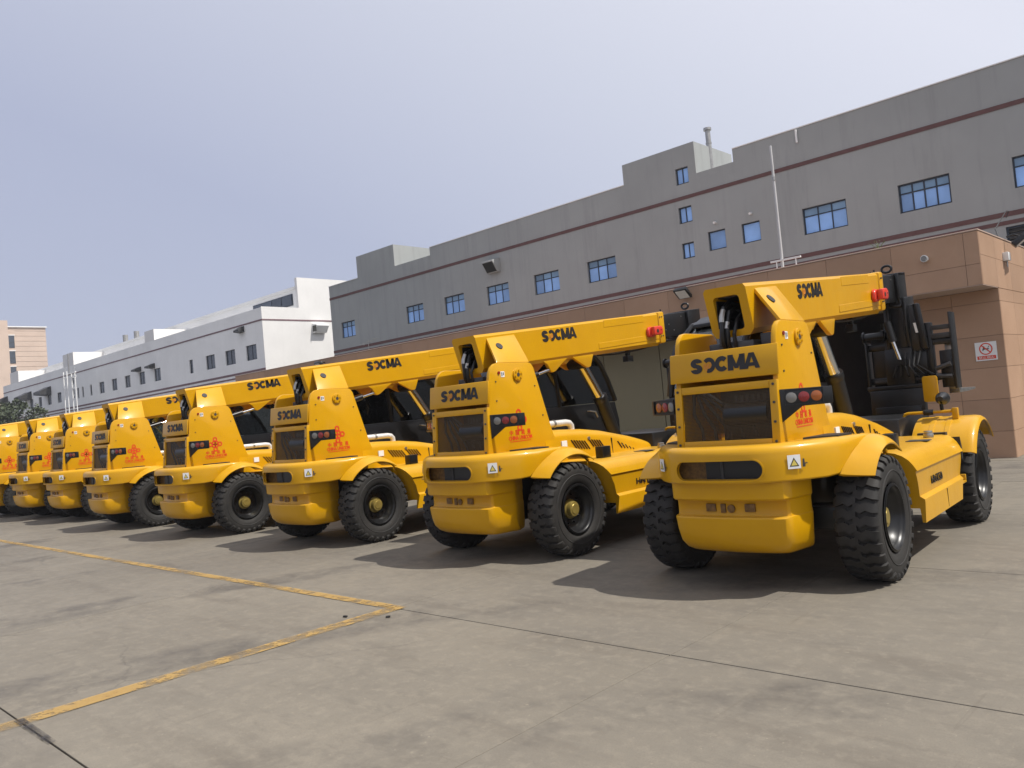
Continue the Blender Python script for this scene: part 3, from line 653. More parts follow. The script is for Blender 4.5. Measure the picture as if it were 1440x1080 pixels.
# wheels share their meshes
def wheel_meshes():
    Rr, W = .53, .345
    t_ = MB(); n = 48
    prof = [(-.12, .275), (-.150, .30), (-.168, .36), (-.172, .42), (-.166, .470), (-.150, .495), (-.08, .503), (0, .505), (.08, .503), (.150, .495), (.166, .470), (.172, .42), (.168, .36), (.150, .30), (.12, .275)]
    t_.lathex(prof, (0, 0, 0), n)
    # bead lines on the side wall
    for sgn in (-1, 1):
        t_.lathex([(sgn * .171, .385), (sgn * .176, .392), (sgn * .171, .399)], (0, 0, 0), n)
    NL = 30; pitch = 2 * PI / NL
    for sgn in (-1, 1):
        for k in range(NL):
            a0 = k * pitch + (pitch / 2 if sgn > 0 else 0); rings = []
            for (wx, rr_, da, hw, base) in ((-.012, .529, .20, .35, .49), (.045, .531, -.06, .37, .49), (.085, .530, .16, .37, .49), (.135, .524, .02, .39, .48), (.166, .508, .02, .36, .46), (.179, .482, .02, .30, .45), (.177, .466, .02, .22, .45)):
                ring = []
                for (aa, q) in ((-hw, 0), (hw, 0), (hw * .86, 1), (-hw * .86, 1)):
                    a = a0 + (da + aa) * pitch; x = sgn * wx
                    if wx < .15: r_ = base if q == 0 else rr_
                    elif wx < .178: r_ = rr_ - (.03 if q == 0 else 0); x = sgn * (wx - (.025 if q == 0 else 0))
                    else: r_ = rr_; x = sgn * (wx - (.03 if q == 0 else 0))
                    ring.append((x, r_ * math.sin(a), r_ * math.cos(a)))
                rings.append(ring)
            t_.loft(rings, True, True)
    tyre = t_.build('tyre', 'rubber', ang=38)
    def rim(deep):
        m_ = MB()
        s_ = .16 if not deep else .16
        prof = [(-.15, .285), (-.155, .268), (-.12, .262), (.02, .250), (.115, .258), (.135, .262), (.152, .284), (.160, .288), (.163, .280), (.150, .262), (.125, .250), (.10, .245), (.085, .232)]
        if deep: prof += [(-.02, .215), (-.06, .20), (-.075, .12), (-.075, .02)]
        else: prof += [(.03, .215), (.020, .17), (.028, .12), (.03, .05)]
        m_.lathex(prof, (0, 0, 0), 40)
        for k in range(10):
            a = 2 * PI * k / 10; r_ = .165 if not deep else .15; x = .022 if not deep else -.066
            m_.cyl((x, r_ * math.sin(a), r_ * math.cos(a)), (x + .025, r_ * math.sin(a), r_ * math.cos(a)), .013, 6)
        # split-rim lock ring
        m_.lathex([(.150, .272), (.168, .276), (.170, .268), (.152, .262)], (0, 0, 0), 40)
        return m_.build('rim', 'black', ang=30)
    hb = MB().lathex([(.02, .115), (.045, .11), (.052, .092), (.060, .09), (.090, .086), (.100, .080), (.102, .060), (.108, .055), (.108, .001)], (0, 0, 0), 28).build('hub', 'gold', ang=25)
    hb2 = MB().lathex([(-.075, .12), (-.05, .115), (-.03, .10), (.0, .08), (.012, .05), (.012, .001)], (0, 0, 0), 24).build('hub', 'black', ang=25)
    return tyre, rim(False), rim(True), hb, hb2

def make_forklift():
    root = empty('telescopic_forklift', (0, 0, 0), 0, 'x', 'forklift', 'telescopic forklifts parked in a row')
    def B(mb, name, mat, bevel=0, par=root, **k): return mb.build(name, mat, par, bevel, **k)
    # --- wheels
    ty, rimr, rimf, hub, hubf = wheel_meshes()
    first = True
    for x, y, front in ((.905, 0, 0), (-.905, 0, 0), (1.0, 3.05, 1), (-1.0, 3.05, 1)):
        src_r = rimf if front else rimr; src_h = hubf if front else hub
        objs = []
        for src, nm in ((src_r, 'wheel'), (ty, 'tyre'), (src_h, 'hub')):
            o = bpy.data.objects.new(nm, src.data); COL.objects.link(o); objs.append(o)
        wl = objs[0]; wl.parent = root; wl.location = (x, y, .53 - .004)
        wl.rotation_euler = (random.uniform(0, 1), 0, PI if x < 0 else 0)
        for o in objs[1:]: o.parent = wl
    for o in (ty, rimr, rimf, hub, hubf): bpy.data.objects.remove(o)
    # --- chassis
    c = MB().boxb(-.40, .40, -.35, 3.3, .42, .98).boxb(-.74, .74, -.14, .14, .43, .63).boxb(-.80, .80, 2.90, 3.2, .43, .63)
    B(c, 'chassis', 'black', .01)
    f = MB().boxb(-.52, .52, 2.45, 3.72, .55, 1.22).boxb(-.5, -.34, 2.6, 3.85, .5, 1.0).boxb(.34, .5, 2.6, 3.85, .5, 1.0)
    B(f, 'front_frame', 'black', .02)
    # --- counterweight
    half = [(.50, -.30), (.55, -.44), (.578, -.50), (.582, -.53), (.575, -.58), (.53, -.78), (.515, -.84), (.49, -.875), (.45, -.895), (.38, -.91), (.25, -.926), (.12, -.935), (0, -.937)]
    base_plan = half + [(-x, y) for x, y in half[-2::-1]]
    def plan(su, dv, rec=0):
        return [(x * su, y + (dv if y < -.52 else dv * .3) + (rec * min(1, max(0, (.56 - abs(x)) / .10)) if y < -.55 else 0)) for x, y in base_plan]
    lev = [(.325, .78, .22, 0), (.338, .86, .15, 0), (.37, .92, .09, 0), (.43, .965, .04, 0), (.53, .985, .012, 0), (.64, 1, 0, 0), (.651, .998, .008, 0), (.655, .99, .01, .075), (.675, .985, .01, .085), (.765, .985, .01, .085), (.785, .99, .01, .075), (.792, 1.0, .005, 0), (.805, 1.012, -.006, 0), (.90, 1.015, -.008, 0), (.97, 1.015, -.008, 0)]
    cw = MB().loft([[(x, y, z) for x, y in plan(a_, b_, c_)] for z, a_, b_, c_ in lev])
    cwt = B(cw, 'counterweight', 'yellow', ang=27)
    # small cast details in the counterweight recess
    for x0 in (-.21, .14): B(MB().boxb(x0, x0 + .09, -.853, -.80, .69, .755), 'recess_plate', 'recess', .004, cwt)
    d = MB().cyl((.02, -.80, .715), (.02, -.858, .715), .034, 16).boxb(-.075, -.03, -.855, -.80, .68, .755); B(d, 'tow_pin', 'recess', .003, cwt)
    # --- wrap-round rear bumper with wheel arches
    def bump_path():
        half = [(0, -1.03), (.15, -1.025), (.30, -1.005), (.42, -.965), (.53, -.895), (.62, -.81), (.70, -.71), (.77, -.61), (.825, -.50), (.87, -.38), (.905, -.25), (.93, -.12), (.945, .0), (.95, .12), (.95, .24), (.945, .34), (.94, .43)]
        return half
    hp = bump_path(); full = [(-x, y) for x, y in hp[:0:-1]] + hp
    rings = []
    for i, (x, y) in enumerate(full):
        a = Vector(full[max(i - 1, 0)]); b_ = Vector(full[min(i + 1, len(full) - 1)]); d_ = (b_ - a).normalized(); nx, ny = d_.y, -d_.x
        au = abs(x)
        zt = interp([(-1.03, 1.245), (-.5, 1.25), (-.1, 1.245), (.1, 1.225), (.25, 1.18), (.43, 1.09)], y)
        zb = .943
        if y > -.55:
            zb = max(zb, min(.53 + math.sqrt(max(.655 ** 2 - y * y, .0)), zt - .03)) if abs(y) < .655 else zb
        def Q(off, z): return (x + nx * off, y + ny * off, z)
        hgt = zt - zb; rb = min(.075, hgt * .45)
        sec = [Q(-.30, zt - .004), Q(-.09, zt)]
        for k in range(6):
            q = PI / 2 * k / 5; sec.append(Q(-rb + rb * math.sin(q), zt - rb + rb * math.cos(q)))
        sec += [Q(.004, lerp(zt - rb, zb, .5)), Q(0, zb + min(.012, hgt * .1)), Q(-.008, zb), Q(-.035, zb), Q(-.035, zt - min(.10, hgt * .6)), Q(-.10, zt - min(.035, hgt * .5)), Q(-.30, zt - min(.035, hgt * .5))]
        rings.append(sec)
    bp = MB().loft(rings)
    cut = MB().prism(rrect(-.385, .385, .972, 1.130, .078, 8), 'y', -1.2, -.82)
    bumper = B(bp, 'rear_bumper', 'yellow', ang=28, cut=cut)
    lip = MB().loft([[(x, -1.03 + abs(x) ** 2.2 * .42 - dy, z) for x, z in rrect(-.385 - q, .385 + q, .972 - q, 1.130 + q, .078 + q * .9, 8)] for q, dy in ((.0, -.012), (.0, .006), (.012, .006), (.014, -.012))], True, False)
    B(lip, 'slot_rim', 'yellow', 0, bumper, ang=40)
    B(MB().boxb(-.15, .46, -.90, -.70, .955, 1.17), 'slot_backing', 'black', 0, bumper); B(MB().boxb(-.46, -.152, -.86, -.70, .955, 1.17), 'slot_backing', 'recess', 0, bumper)  # black and brown boxes put the slot's inner shade into colour
    B(MB().cyl((.0, -.90, .97), (.0, -.90, 1.12), .016, 8), 'hitch_pin', 'darkgrey', 0, bumper)
    B(MB().prism([(-.70, .3), (-.70, -.5), (-.62, -.68), (-.40, -.88), (0, -.96), (.40, -.88), (.62, -.68), (.70, -.5), (.70, .3)], 'z', 1.185, 1.222), 'bumper_deck', 'yellow', 0, bumper)
    # flared arch lips
    for sgn in (-1, 1):
        rings = []
        for k in range(25):
            th = R(lerp(139.5, 57, k / 24)); c_, s_ = math.cos(th), math.sin(th)
            sec = []
            k_ = abs(c_); r_s = .716 - .088 * k_; ys, zs_ = r_s * c_, .53 + r_s * s_
            ztp = interp([(-1.03, 1.245), (-.5, 1.25), (-.1, 1.245), (.1, 1.225), (.25, 1.18), (.43, 1.09)], ys); d_ = max(0, ztp - zs_)
            ub = interp([(-.71, .70), (-.61, .77), (-.50, .825), (-.38, .87), (-.25, .905), (-.12, .93), (0, .945), (.24, .95), (.43, .94)], ys)
            off = -.075 + math.sqrt(max(0, .075 ** 2 - (.075 - d_) ** 2)) if d_ < .075 else 0
            P0 = Vector((ub + off - .004, r_s)); P3 = Vector((1.088, .622)); w_ = max(0, min(1, 1 - d_ / .11))
            L_ = (P3 - P0).length * .5; P1 = P0 + Vector((lerp(.25, .95, w_), lerp(-.12, -.02, w_))) * L_; P2 = P3 - Vector((lerp(.98, .45, w_), lerp(-.05, -.9, w_))) * L_ * .7
            pr = [P0 + Vector((-.02, -.02))]
            for q in range(8):
                t_ = q / 7; pr.append(P0 * (1 - t_) ** 3 + P1 * 3 * t_ * (1 - t_) ** 2 + P2 * 3 * t_ * t_ * (1 - t_) + P3 * t_ ** 3)
            pr += [P3 + Vector((-.004, -.010)), P2 + Vector((-.02, -.016)), P1 + Vector((-.02, -.02))]
            for u, r_ in pr:
                sec.append((sgn * u, r_ * c_, .53 + r_ * s_))
            rings.append(sec)
        B(MB().loft(rings), 'wheel_arch', 'yellow', 0, bumper, ang=40)
    # black strips standing in for the dark gaps where the tower passes the deck
    for sgn in (-1, 1):
        B(MB().prism([(sgn * .56, -.52), (sgn * .80, -.38), (sgn * .84, -.16), (sgn * .62, -.12)], 'z', 1.243, 1.262), 'grip_strip', 'blackdull', 0, bumper)
    # warning stickers
    def warn(x, y, nrm):
        ex = Vector((-nrm[1], nrm[0], 0)); o = Vector((x, y, 1.095)) + Vector((*nrm, 0)) * .006
        s_ = MB(); plate(s_, o, ex, (0, 0, 1), [(-.052, -.055), (.052, -.055), (.052, .055), (-.052, .055)], .002); st_ = B(s_, 'warning_sticker', 'white')
        s_ = MB(); plate(s_, o + Vector((*nrm, 0)) * .0022, ex, (0, 0, 1), [(-.038, -.036), (.038, -.036), (0, .034)], .0012); B(s_, 'triangle_print', 'blackprint', 0, st_)
        s_ = MB(); plate(s_, o + Vector((*nrm, 0)) * .0036, ex, (0, 0, 1), [(-.026, -.029), (.026, -.029), (0, .019)], .0010); B(s_, 'triangle_field', 'yelprint', 0, st_)
        s_ = MB(); plate(s_, o + ex * .078, ex, (0, 0, 1), [(-.012, -.045), (.010, -.045), (.014, -.01), (.03, -.012), (.03, -.02), (.008, -.022), (.006, .02), (-.008, .02)], .0015); B(s_, 'figure_print', 'darkgrey', 0, st_)
    nv = Vector((.66, -.75)).normalized(); warn(.592, -.846, (nv.x, nv.y)); nv = Vector((-.66, -.75)).normalized(); warn(-.600, -.838, (nv.x, nv.y))
    # --- tower
    side = [(-.76, 1.20), (-.725, 1.50), (-.69, 1.81), (-.665, 2.06), (-.645, 2.15), (-.61, 2.215), (-.555, 2.255), (-.50, 2.265), (.02, 2.265), (.075, 2.25), (.115, 2.20), (.36, 1.41), (.45, 1.20)]
    tower = None
    for sgn in (-1, 1):
        p = B(MB().prism(side, 'x', sgn * .425, sgn * .475), 'tower_plate', 'yellow', .012)
        if sgn > 0: tower = p
        # bolted pivot cover
        pc = MB().cyl((sgn * .475, -.19, 2.12), (sgn * .497, -.19, 2.12), .075, 24)
        pc = B(pc, 'pivot_cover', 'yellow', .006, p)
        bt = MB()
        for k in range(6):
            a = k * PI / 3 + .3; bt.cyl((sgn * .495, -.19 + .052 * math.cos(a), 2.12 + .052 * math.sin(a)), (sgn * .508, -.19 + .052 * math.cos(a), 2.12 + .052 * math.sin(a)), .010, 6)
        B(bt, 'bolt', 'yellow', 0, pc); B(MB().cyl((sgn * .496, -.19, 2.12), (sgn * .500, -.19, 2.12), .024, 16), 'centre_plug', 'darkgrey', 0, pc)
        for (y, z) in ((-.56, 2.05), (-.57, 1.83), (.10, 1.98), (.20, 1.62)):
            B(MB().cyl((sgn * .474, y, z), (sgn * .484, y, z), .009, 8), 'bolt', 'darkgrey', 0, p)
        B(MB().cyl((sgn * .474, -.50, 2.15), (sgn * .486, -.50, 2.15), .018, 12), 'plug', 'red', 0, p)
        s_ = MB().boxb(min(sgn * .475, sgn * .478), max(sgn * .475, sgn * .478), -.465, -.405, 2.10, 2.165); B(s_, 'tower_sticker', 'white', 0, p)
        s_ = MB().boxb(min(sgn * .4781, sgn * .4795), max(sgn * .4781, sgn * .4795), -.455, -.442, 2.11, 2.155).boxb(min(sgn * .4781, sgn * .4795), max(sgn * .4781, sgn * .4795), -.43, -.417, 2.12, 2.155); B(s_, 'sticker_print', 'darkgrey', 0, p)
    B(MB().boxb(-.424, .424, -.05, .02, 1.3, 2.05).boxb(-.424, .424, -.60, -.05, 1.95, 1.99), 'cross_member', 'yellow', .01)
    B(MB().boxb(-.12, .415, -.56, -.06, 1.25, 1.76), 'radiator', 'black', .01)
    B(MB().boxb(-.21, .21, -.50, -.1, 2.0, 2.13).boxb(.24, .40, -.42, .0, 2.0, 2.18), 'boom_pivot', 'darkgrey', .01)
    # lettered plate across the back of the tower
    sp_ = B(MB().prism([(-.735, 1.805), (-.702, 2.065), (-.682, 2.065), (-.715, 1.805)], 'x', -.505, .498), 'rear_plate', 'yellow', .008)
    tl = Vector((0, .033, .26)).normalized()
    def socma(par, o, ex, ey, w_, h_, badge=True):
        o = Vector(o); ex = Vector(ex).normalized(); ey = Vector(ey).normalized()
        s_ = MB()
        # S, broken-ring O, C, M, A set solid
        ws = [.19, .20, .20, .24, .21]; x = -w_ / 2; tot = sum(ws)
        cen = []
        for q in ws: cen.append(x + q / tot * w_ / 2); x += q / tot * w_
        def glyph(k, polys):
            gw = ws[k] / tot * w_ * 1.07
            for pg in polys: plate(s_, o + ex * (cen[k] - gw / 2) - ey * h_ / 2, ex, ey, [(a * gw, b_ * h_) for a, b_ in pg], .0025)
        glyph(3, [[(0, 0), (.32, 0), (.32, 1), (0, 1)], [(.68, 0), (1, 0), (1, 1), (.68, 1)], [(.0, 1), (.28, 1), (.60, .12), (.40, .12)], [(.72, 1), (1, 1), (.60, .12), (.40, .12)]])
        glyph(4, [[(-.04, 0), (.26, 0), (.58, 1), (.33, 1)], [(.74, 0), (1.04, 0), (.67, 1), (.42, 1)], [(.25, .16), (.75, .16), (.68, .38), (.32, .38)]])
        gw = ws[2] / tot * w_ * 1.05; arcband(s_, o + ex * cen[2], ex, ey, h_ * .20, h_ * .5, R(42), R(318), 20, .0025, gw / h_)
        gw = ws[0] / tot * w_ * .97; sxs = gw / (h_ * .62)
        arcband(s_, o + ex * cen[0] + ey * h_ * .19, ex, ey, h_ * .035, h_ * .31, R(8), R(275), 18, .0025, sxs)
        arcband(s_, o + ex * cen[0] - ey * h_ * .19, ex, ey, h_ * .035, h_ * .31, R(95), R(-172), 18, .0025, sxs)
        oc = o + ex * cen[1]; ro = h_ * .5; sx_ = ws[1] / tot * w_ / h_ * 1.02
        arcband(s_, oc, ex, ey, ro * .46, ro, R(-110), R(140), 18, .0025, sx_)
        B(s_, 'brand_lettering', 'blackprint', 0, par)
        s2_ = MB(); arcband(s2_, oc - ex * h_ * .04, ex, ey, ro * .30, ro * .46, R(150), R(400), 14, .0025, sx_); plate(s2_, oc - ex * h_ * .05, ex, ey, [(-.10 * h_, -.16 * h_), (.03 * h_, -.10 * h_), (.10 * h_, .12 * h_), (-.03 * h_, .08 * h_)], .0026)
        arcband(s2_, oc - ex * h_ * .02, ex, ey, ro * .62, ro * .78, R(165), R(250), 8, .0022, sx_)
        B(s2_, 'brand_badge', 'orangeprint', 0, par)
    socma(sp_, (.02, -.7205, 1.942), (1, 0, 0), tl, .63, .135)
    # grille: frame, perforated sheet
    fr_ = MB()
    yb = lambda z: lerp(-.775, -.725, (z - 1.22) / .58)
    def rbar(x0, x1, z0, z1): fr_.add([(x0, yb(z0), z0), (x1, yb(z0), z0), (x1, yb(z0) + .05, z0), (x0, yb(z0) + .05, z0), (x0, yb(z1), z1), (x1, yb(z1), z1), (x1, yb(z1) + .05, z1), (x0, yb(z1) + .05, z1)], [(0, 3, 2, 1), (4, 5, 6, 7), (0, 1, 5, 4), (1, 2, 6, 5), (2, 3, 7, 6), (3, 0, 4, 7)])
    rbar(-.474, -.405, 1.222, 1.765); rbar(.405, .474, 1.222, 1.765); rbar(-.404, .404, 1.222, 1.285); rbar(-.404, .404, 1.70, 1.765)
    gf = B(fr_, 'grille_frame', 'yellow', .006)
    me_ = MB().add([(-.41, yb(1.28) + .022, 1.28), (.41, yb(1.28) + .022, 1.28), (.41, yb(1.71) + .022, 1.71), (-.41, yb(1.71) + .022, 1.71)], [(0, 1, 2, 3)]); B(me_, 'grille_sheet', 'mesh', 0, gf)
    hs = MB()
    for k in range(5): hs.tube([(-.32 + k * .03, -.66, 1.70), (-.34 + k * .1, -.655, 1.52), (-.28 + k * .12, -.64, 1.38), (-.3 + k * .13, -.6, 1.26)], .015, 6)
    B(hs, 'hose', 'blackdull', 0, gf)
    B(MB().cyl((-.02, -.64, 1.5), (.36, -.64, 1.5), .10, 20), 'filter_canister', 'black', 0, gf)
    vb = MB()
    for k in range(6):
        vb.boxb(.06 + k * .05, .085 + k * .05, -.66, -.65, 1.55, 1.66)
    B(vb, 'valve_block', 'darkgrey', 0, gf)
    bt = MB()
    for sx_ in (-.44, .44):
        for z in (1.26, 1.42, 1.58, 1.73): B(MB().cyl((sx_, yb(z) + .002, z), (sx_, yb(z) - .010, z), .011, 8), 'bolt', 'darkgrey', 0, gf)
    # tail lamps
    for sgn in (-1, 1):
        ex = Vector((.90 * sgn, .436, 0)).normalized(); o = Vector((sgn * .478, -.705, 1.61)); bk = MB()
        pts = [(0, .068), (.405, .062), (.405, -.078), (.17, -.082), (.0, -.205)] if sgn > 0 else [(-.02, .075), (.395, .062), (.395, -.078), (-.02, -.078)]
        if sgn < 0: ex2 = -ex; pts = [(-a, b_) for a, b_ in pts][::-1]
        else: ex2 = ex
        ez = ex2.cross(Vector((0, 0, 1)))
        plate(bk, o - ez * .025, ex2, (0, 0, 1), pts, .025); tlb = B(bk, 'tail_lamp', 'black', .004)
        fr2 = MB(); a0, a1 = .035, (.335 if sgn > 0 else .36)
        for (p0, p1, z0, z1) in ((a0, a1, .052, .060), (a0, a1, -.070, -.062), (a0, a0 + .008, -.061, .051), (a1 - .008, a1, -.061, .051)):
            q = [(p0, z0), (p1, z0), (p1, z1), (p0, z1)]
            if sgn < 0: q = [(-a, b_) for a, b_ in q][::-1]
            plate(fr2, o, ex2, (0, 0, 1), q, .010)
        B(fr2, 'lamp_housing', 'black', 0, tlb)
        for k, mt in enumerate(('clear', 'red', 'amber')):
            a = .085 + k * .098; c_ = o + ex * a + Vector((0, 0, -.006)); B(MB().tube([c_, c_ + ez * .007, c_ + ez * .010, c_ + ez * .011], [.044, .043, .034, .004], 20), 'lens', mt, 0, tlb, ang=50)
    # emblem and lettering on the tower sides
    for sgn in (-1, 1):
        ex = (0, sgn, 0); xo = sgn * .476; e_ = MB(); par = tower if sgn > 0 else [c_ for c_ in kids(root) if c_.name.startswith('tower_plate') and c_ is not tower][0]
        yc = -.225
        kc = Vector((xo, yc, 1.59))
        for k in range(4):
            a = k * PI / 2; c_ = kc + Vector((0, math.cos(a) * sgn, math.sin(a))) * .088
            arcband(e_, c_, ex, (0, 0, 1), .021, .042, 0, 2 * PI, 16, .002)
            a += PI / 4; c_ = kc + Vector((0, math.cos(a) * sgn, math.sin(a))) * .036
            arcband(e_, c_, ex, (0, 0, 1), .016, .036, 0, 2 * PI, 14, .0023)
        for ch_, q in zip('中国联通', (-.15, -.05, .05, .15)): text_fit(e_, ch_, (xo, yc + sgn * q, 1.447), ex, (0, 0, 1), .058, .062, .0015, .02)
        text_fit(e_, 'CHINA UNICOM', (xo, yc, 1.385), ex, (0, 0, 1), .40, .050, .0015, .035)
        plate(e_, (xo, yc, 1.345), ex, (0, 0, 1), [(-.18, -.004), (.18, -.004), (.18, .004), (-.18, .004)], .0015)
        B(e_, 'emblem', 'redprint', 0, par)
    # --- boom, outer section
    btop = lambda v: lerp(2.618, 3.00, (v + .576) / 4.0); bbot = lambda v: lerp(2.19, 2.50, (v + .42) / 3.86)
    def bx(mb, u0, u1, v0, v1, dz0, dz1, lowf=None): # box that follows the boom; dz measured down from its top
        vs = []
        for v in (v0, v1):
            for u, z in ((u0, dz1), (u1, dz1), (u1, dz0), (u0, dz0)): vs.append((u, v, btop(v) - z))
        return mb.add(vs, [(0, 1, 2, 3), (7, 6, 5, 4), (0, 4, 5, 1), (1, 5, 6, 2), (2, 6, 7, 3), (3, 7, 4, 0)])
    bm_ = MB(); sec = []
    for v in (-.576, -.2, .5, 2.0, 3.34):
        zt, zb = btop(v), (bbot(v))
        vv = v; dv = .11 if v == -.576 else 0
        sec.append([(-.178, vv + dv, zb + .05), (-.145, vv + dv, zb), (.175, vv + dv, zb), (.213, vv + dv, zb + .05), (.216, vv, zt - .03), (.195, vv, zt), (-.160, vv, zt), (-.180, vv, zt - .03)])
    bm_.loft(sec)
    cut = MB().prism(rrect(-.105, .140, 2.235, 2.535, .035, 5), 'y', -1, .5)
    boom = B(bm_, 'boom', 'yellow', ang=22, cut=cut)
    B(MB().boxb(-.104, .139, -.02, .3, 2.24, 2.53), 'boom_inner_end', 'black', 0, boom)  # black block standing in for the dark depth of the boom
    B(MB().boxb(-.1045, -.097, -.49, -.03, 2.26, 2.51).boxb(.132, .1395, -.49, -.03, 2.26, 2.51).boxb(-.080, .115, -.50, -.03, 2.525, 2.534).boxb(-.080, .115, -.40, -.03, 2.236, 2.246), 'boom_liner', 'black', 0, boom)  # added black sheets that give the boom opening its shade
    hs = MB()
    hs.tube([(-.03, -.10, 2.46), (-.03, -.38, 2.50), (-.035, -.50, 2.44), (-.04, -.55, 2.30), (-.05, -.53, 2.12), (-.05, -.45, 2.0)], .022, 8)
    hs.tube([(.02, -.10, 2.38), (.02, -.36, 2.44), (.0, -.47, 2.40), (-.005, -.53, 2.27), (-.01, -.52, 2.12), (.0, -.45, 2.0)], .022, 8)
    hs.tube([(.08, -.10, 2.34), (.07, -.36, 2.38), (.06, -.45, 2.33), (.05, -.52, 2.2), (.05, -.50, 2.05)], .018, 8)
    hs.tube([(-.09, -.10, 2.34), (-.09, -.36, 2.36), (-.09, -.46, 2.28), (-.09, -.50, 2.1)], .018, 8)
    B(hs, 'hose', 'black', 0, boom)
    B(MB().tube([(-.034, -.515, 2.42), (-.038, -.545, 2.36), (-.04, -.553, 2.31)], .0235, 8).tube([(-.005, -.52, 2.31), (-.01, -.535, 2.25)], .0235, 8), 'hose_ferrule', 'steel', 0, boom)
    fl_ = MB(); bx(fl_, -.205, .236, 3.342, 3.50, -.012, .475); fl_ = B(fl_, 'boom_collar', 'yellow', .03, boom, ang=40)
    bt = MB()
    for sgn in (-1, 1):
        for v, dz in ((3.37, .07), (3.42, .07), (3.37, .36), (3.42, .36)): bt.cyl(((.235 if sgn > 0 else -.204), v, btop(v) - dz), ((.245 if sgn > 0 else -.214), v, btop(v) - dz), .010, 6)
    B(bt, 'bolt', 'darkgrey', 0, fl_)
    for sgn in (-1, 1):
        r_ = MB(); x0, x1 = sorted((.2135, .2195)) if sgn > 0 else sorted((-.1775, -.1835))
        bx(r_, x0, x1, 1.80, 3.34, .32, .40); bx(r_, x0, x1, 1.95, 2.95, .012, .115)
        B(r_, 'boom_stiffener', 'yellow', .003, boom, seg=1)
        dirb = Vector((0, sgn * 4.0, sgn * .382)).normalized(); upb = Vector((0, -.382, 4.0)).normalized()
        if sgn < 0: dirb = Vector((0, -4.0, -.382)).normalized()
        socma(boom, (.2165 if sgn > 0 else -.1805, .965, btop(.965) - .125), dirb, upb, .70, .148)
        # beacon
        xs_ = .216 if sgn > 0 else -.180
        c_ = Vector((xs_, 3.06, btop(3.06) - .27)); be = MB()
        be.prism([(c_.y - .075, c_.z - .05), (c_.y - .04, c_.z - .085), (c_.y + .10, c_.z - .075), (c_.y + .13, c_.z - .04), (c_.y + .13, c_.z + .055), (c_.y + .09, c_.z + .075), (c_.y - .03, c_.z + .07), (c_.y - .075, c_.z + .03)], 'x', xs_, xs_ + sgn * .05)
        be.prism([(c_.y - .02, c_.z - .06), (c_.y + .19, c_.z - .055), (c_.y + .215, c_.z - .02), (c_.y + .215, c_.z + .06), (c_.y + .17, c_.z + .085), (c_.y - .02, c_.z + .065)], 'x', xs_ + sgn * .051, xs_ + sgn * .125)
        bc = B(be, 'beacon', 'beacon', .018, boom, ang=40)
        B(MB().cyl(c_ + Vector((sgn * .12, .06, .0)), c_ + Vector((sgn * .128, .06, .0)), .028, 12).cyl(c_ + Vector((sgn * .12, .15, .02)), c_ + Vector((sgn * .127, .15, .02)), .012, 10), 'beacon_cap', 'blackdull', 0, bc)
        # sloping covers from boom to tower
        if sgn < 0: continue
        cvr = MB()
        v0, v1, w0, w1 = -.385, .10, -.50, .05
        x_in, x_out = sgn * .218, sgn * .470
        zt0, zt1, zb_ = 2.585, 2.635, 2.268
        vs = [(x_in, v0, zt0), (x_in, v1, zt1), (x_out, w1, zb_), (x_out, w0, zb_)]
        nrm = (Vector(vs[1]) - Vector(vs[0])).cross(Vector(vs[3]) - Vector(vs[0])).normalized() * (-.03 * sgn)
        if nrm.z > 0: nrm = -nrm
        cvr.add(vs + [tuple(Vector(p) + nrm) for p in vs], [(0, 1, 2, 3), (7, 6, 5, 4), (0, 4, 5, 1), (1, 5, 6, 2), (2, 6, 7, 3), (3, 7, 4, 0)])
        cv = B(cvr, 'pivot_guard', 'yellow', .006)
        gn = -nrm.normalized(); c0 = (Vector(vs[0]) + Vector(vs[1]) + Vector(vs[2]) + Vector(vs[3])) / 4 + Vector((-.03 * sgn, -.09, .045)); c0 = c0 - gn * ((c0 - Vector(vs[0])).dot(gn))
        B(MB().cyl(c0 - gn * .02, c0 + gn * .002, .046, 24), 'guard_hole', 'blackdull', 0, cv)
        # front edge gusset of the guard
    for sgn in (-1, 1):
        tr_ = MB()
        tr_.prism([(.62, bbot(.62) + .02), (.70, bbot(.7) - .03), (.76, 2.155), (.81, 2.15), (.86, 2.17), (1.02, bbot(1.02) - .03), (1.12, bbot(1.12) + .02)], 'x', sgn * .15, sgn * .20)
        tr_.prism([(1.22, bbot(1.22) + .02), (1.32, bbot(1.3) - .04), (1.50, 2.205), (1.55, 2.195), (1.60, 2.21), (1.66, bbot(1.66) - .02), (1.68, bbot(1.68) + .02)], 'x', sgn * .15, sgn * .20)
        B(tr_, 'cylinder_bracket', 'yellow', .008, boom)
    B(MB().prism([(1.02, bbot(1.02)), (1.14, bbot(1.1) - .06), (1.24, bbot(1.2))], 'x', -.149, .149), 'boom_rib', 'yellow', .006, boom)
    B(MB().boxb(-.02, .08, 2.66, 2.80, 2.27, 2.36).boxb(.0, .06, 2.70, 2.76, 2.36, bbot(2.73) + .01), 'work_lamp', 'black', .01, boom)
    B(MB().tube([(.1, 1.9, bbot(1.9) - .01), (.1, 2.3, bbot(2.3) - .03), (.1, 2.9, bbot(2.9) - .02), (.1, 3.3, bbot(3.3) + .01)], .014, 6), 'hose', 'blackdull', 0, boom)
    # inner section, boom head
    inn = MB(); bx(inn, -.165, .165, 3.49, 4.42, .035, .40); inn = B(inn, 'boom_inner_section', 'black', .012)
    bt = MB()
    for sgn in (-1, 1):
        for v, dz in ((3.55, .08), (3.58, .08), (3.55, .33), (3.72, .2), (3.86, .3), (3.62, .28), (4.1, .1), (4.3, .12), (4.3, .32)): bt.cyl((sgn * .164, v, btop(v) - dz), (sgn * .172, v, btop(v) - dz), .009, 6)
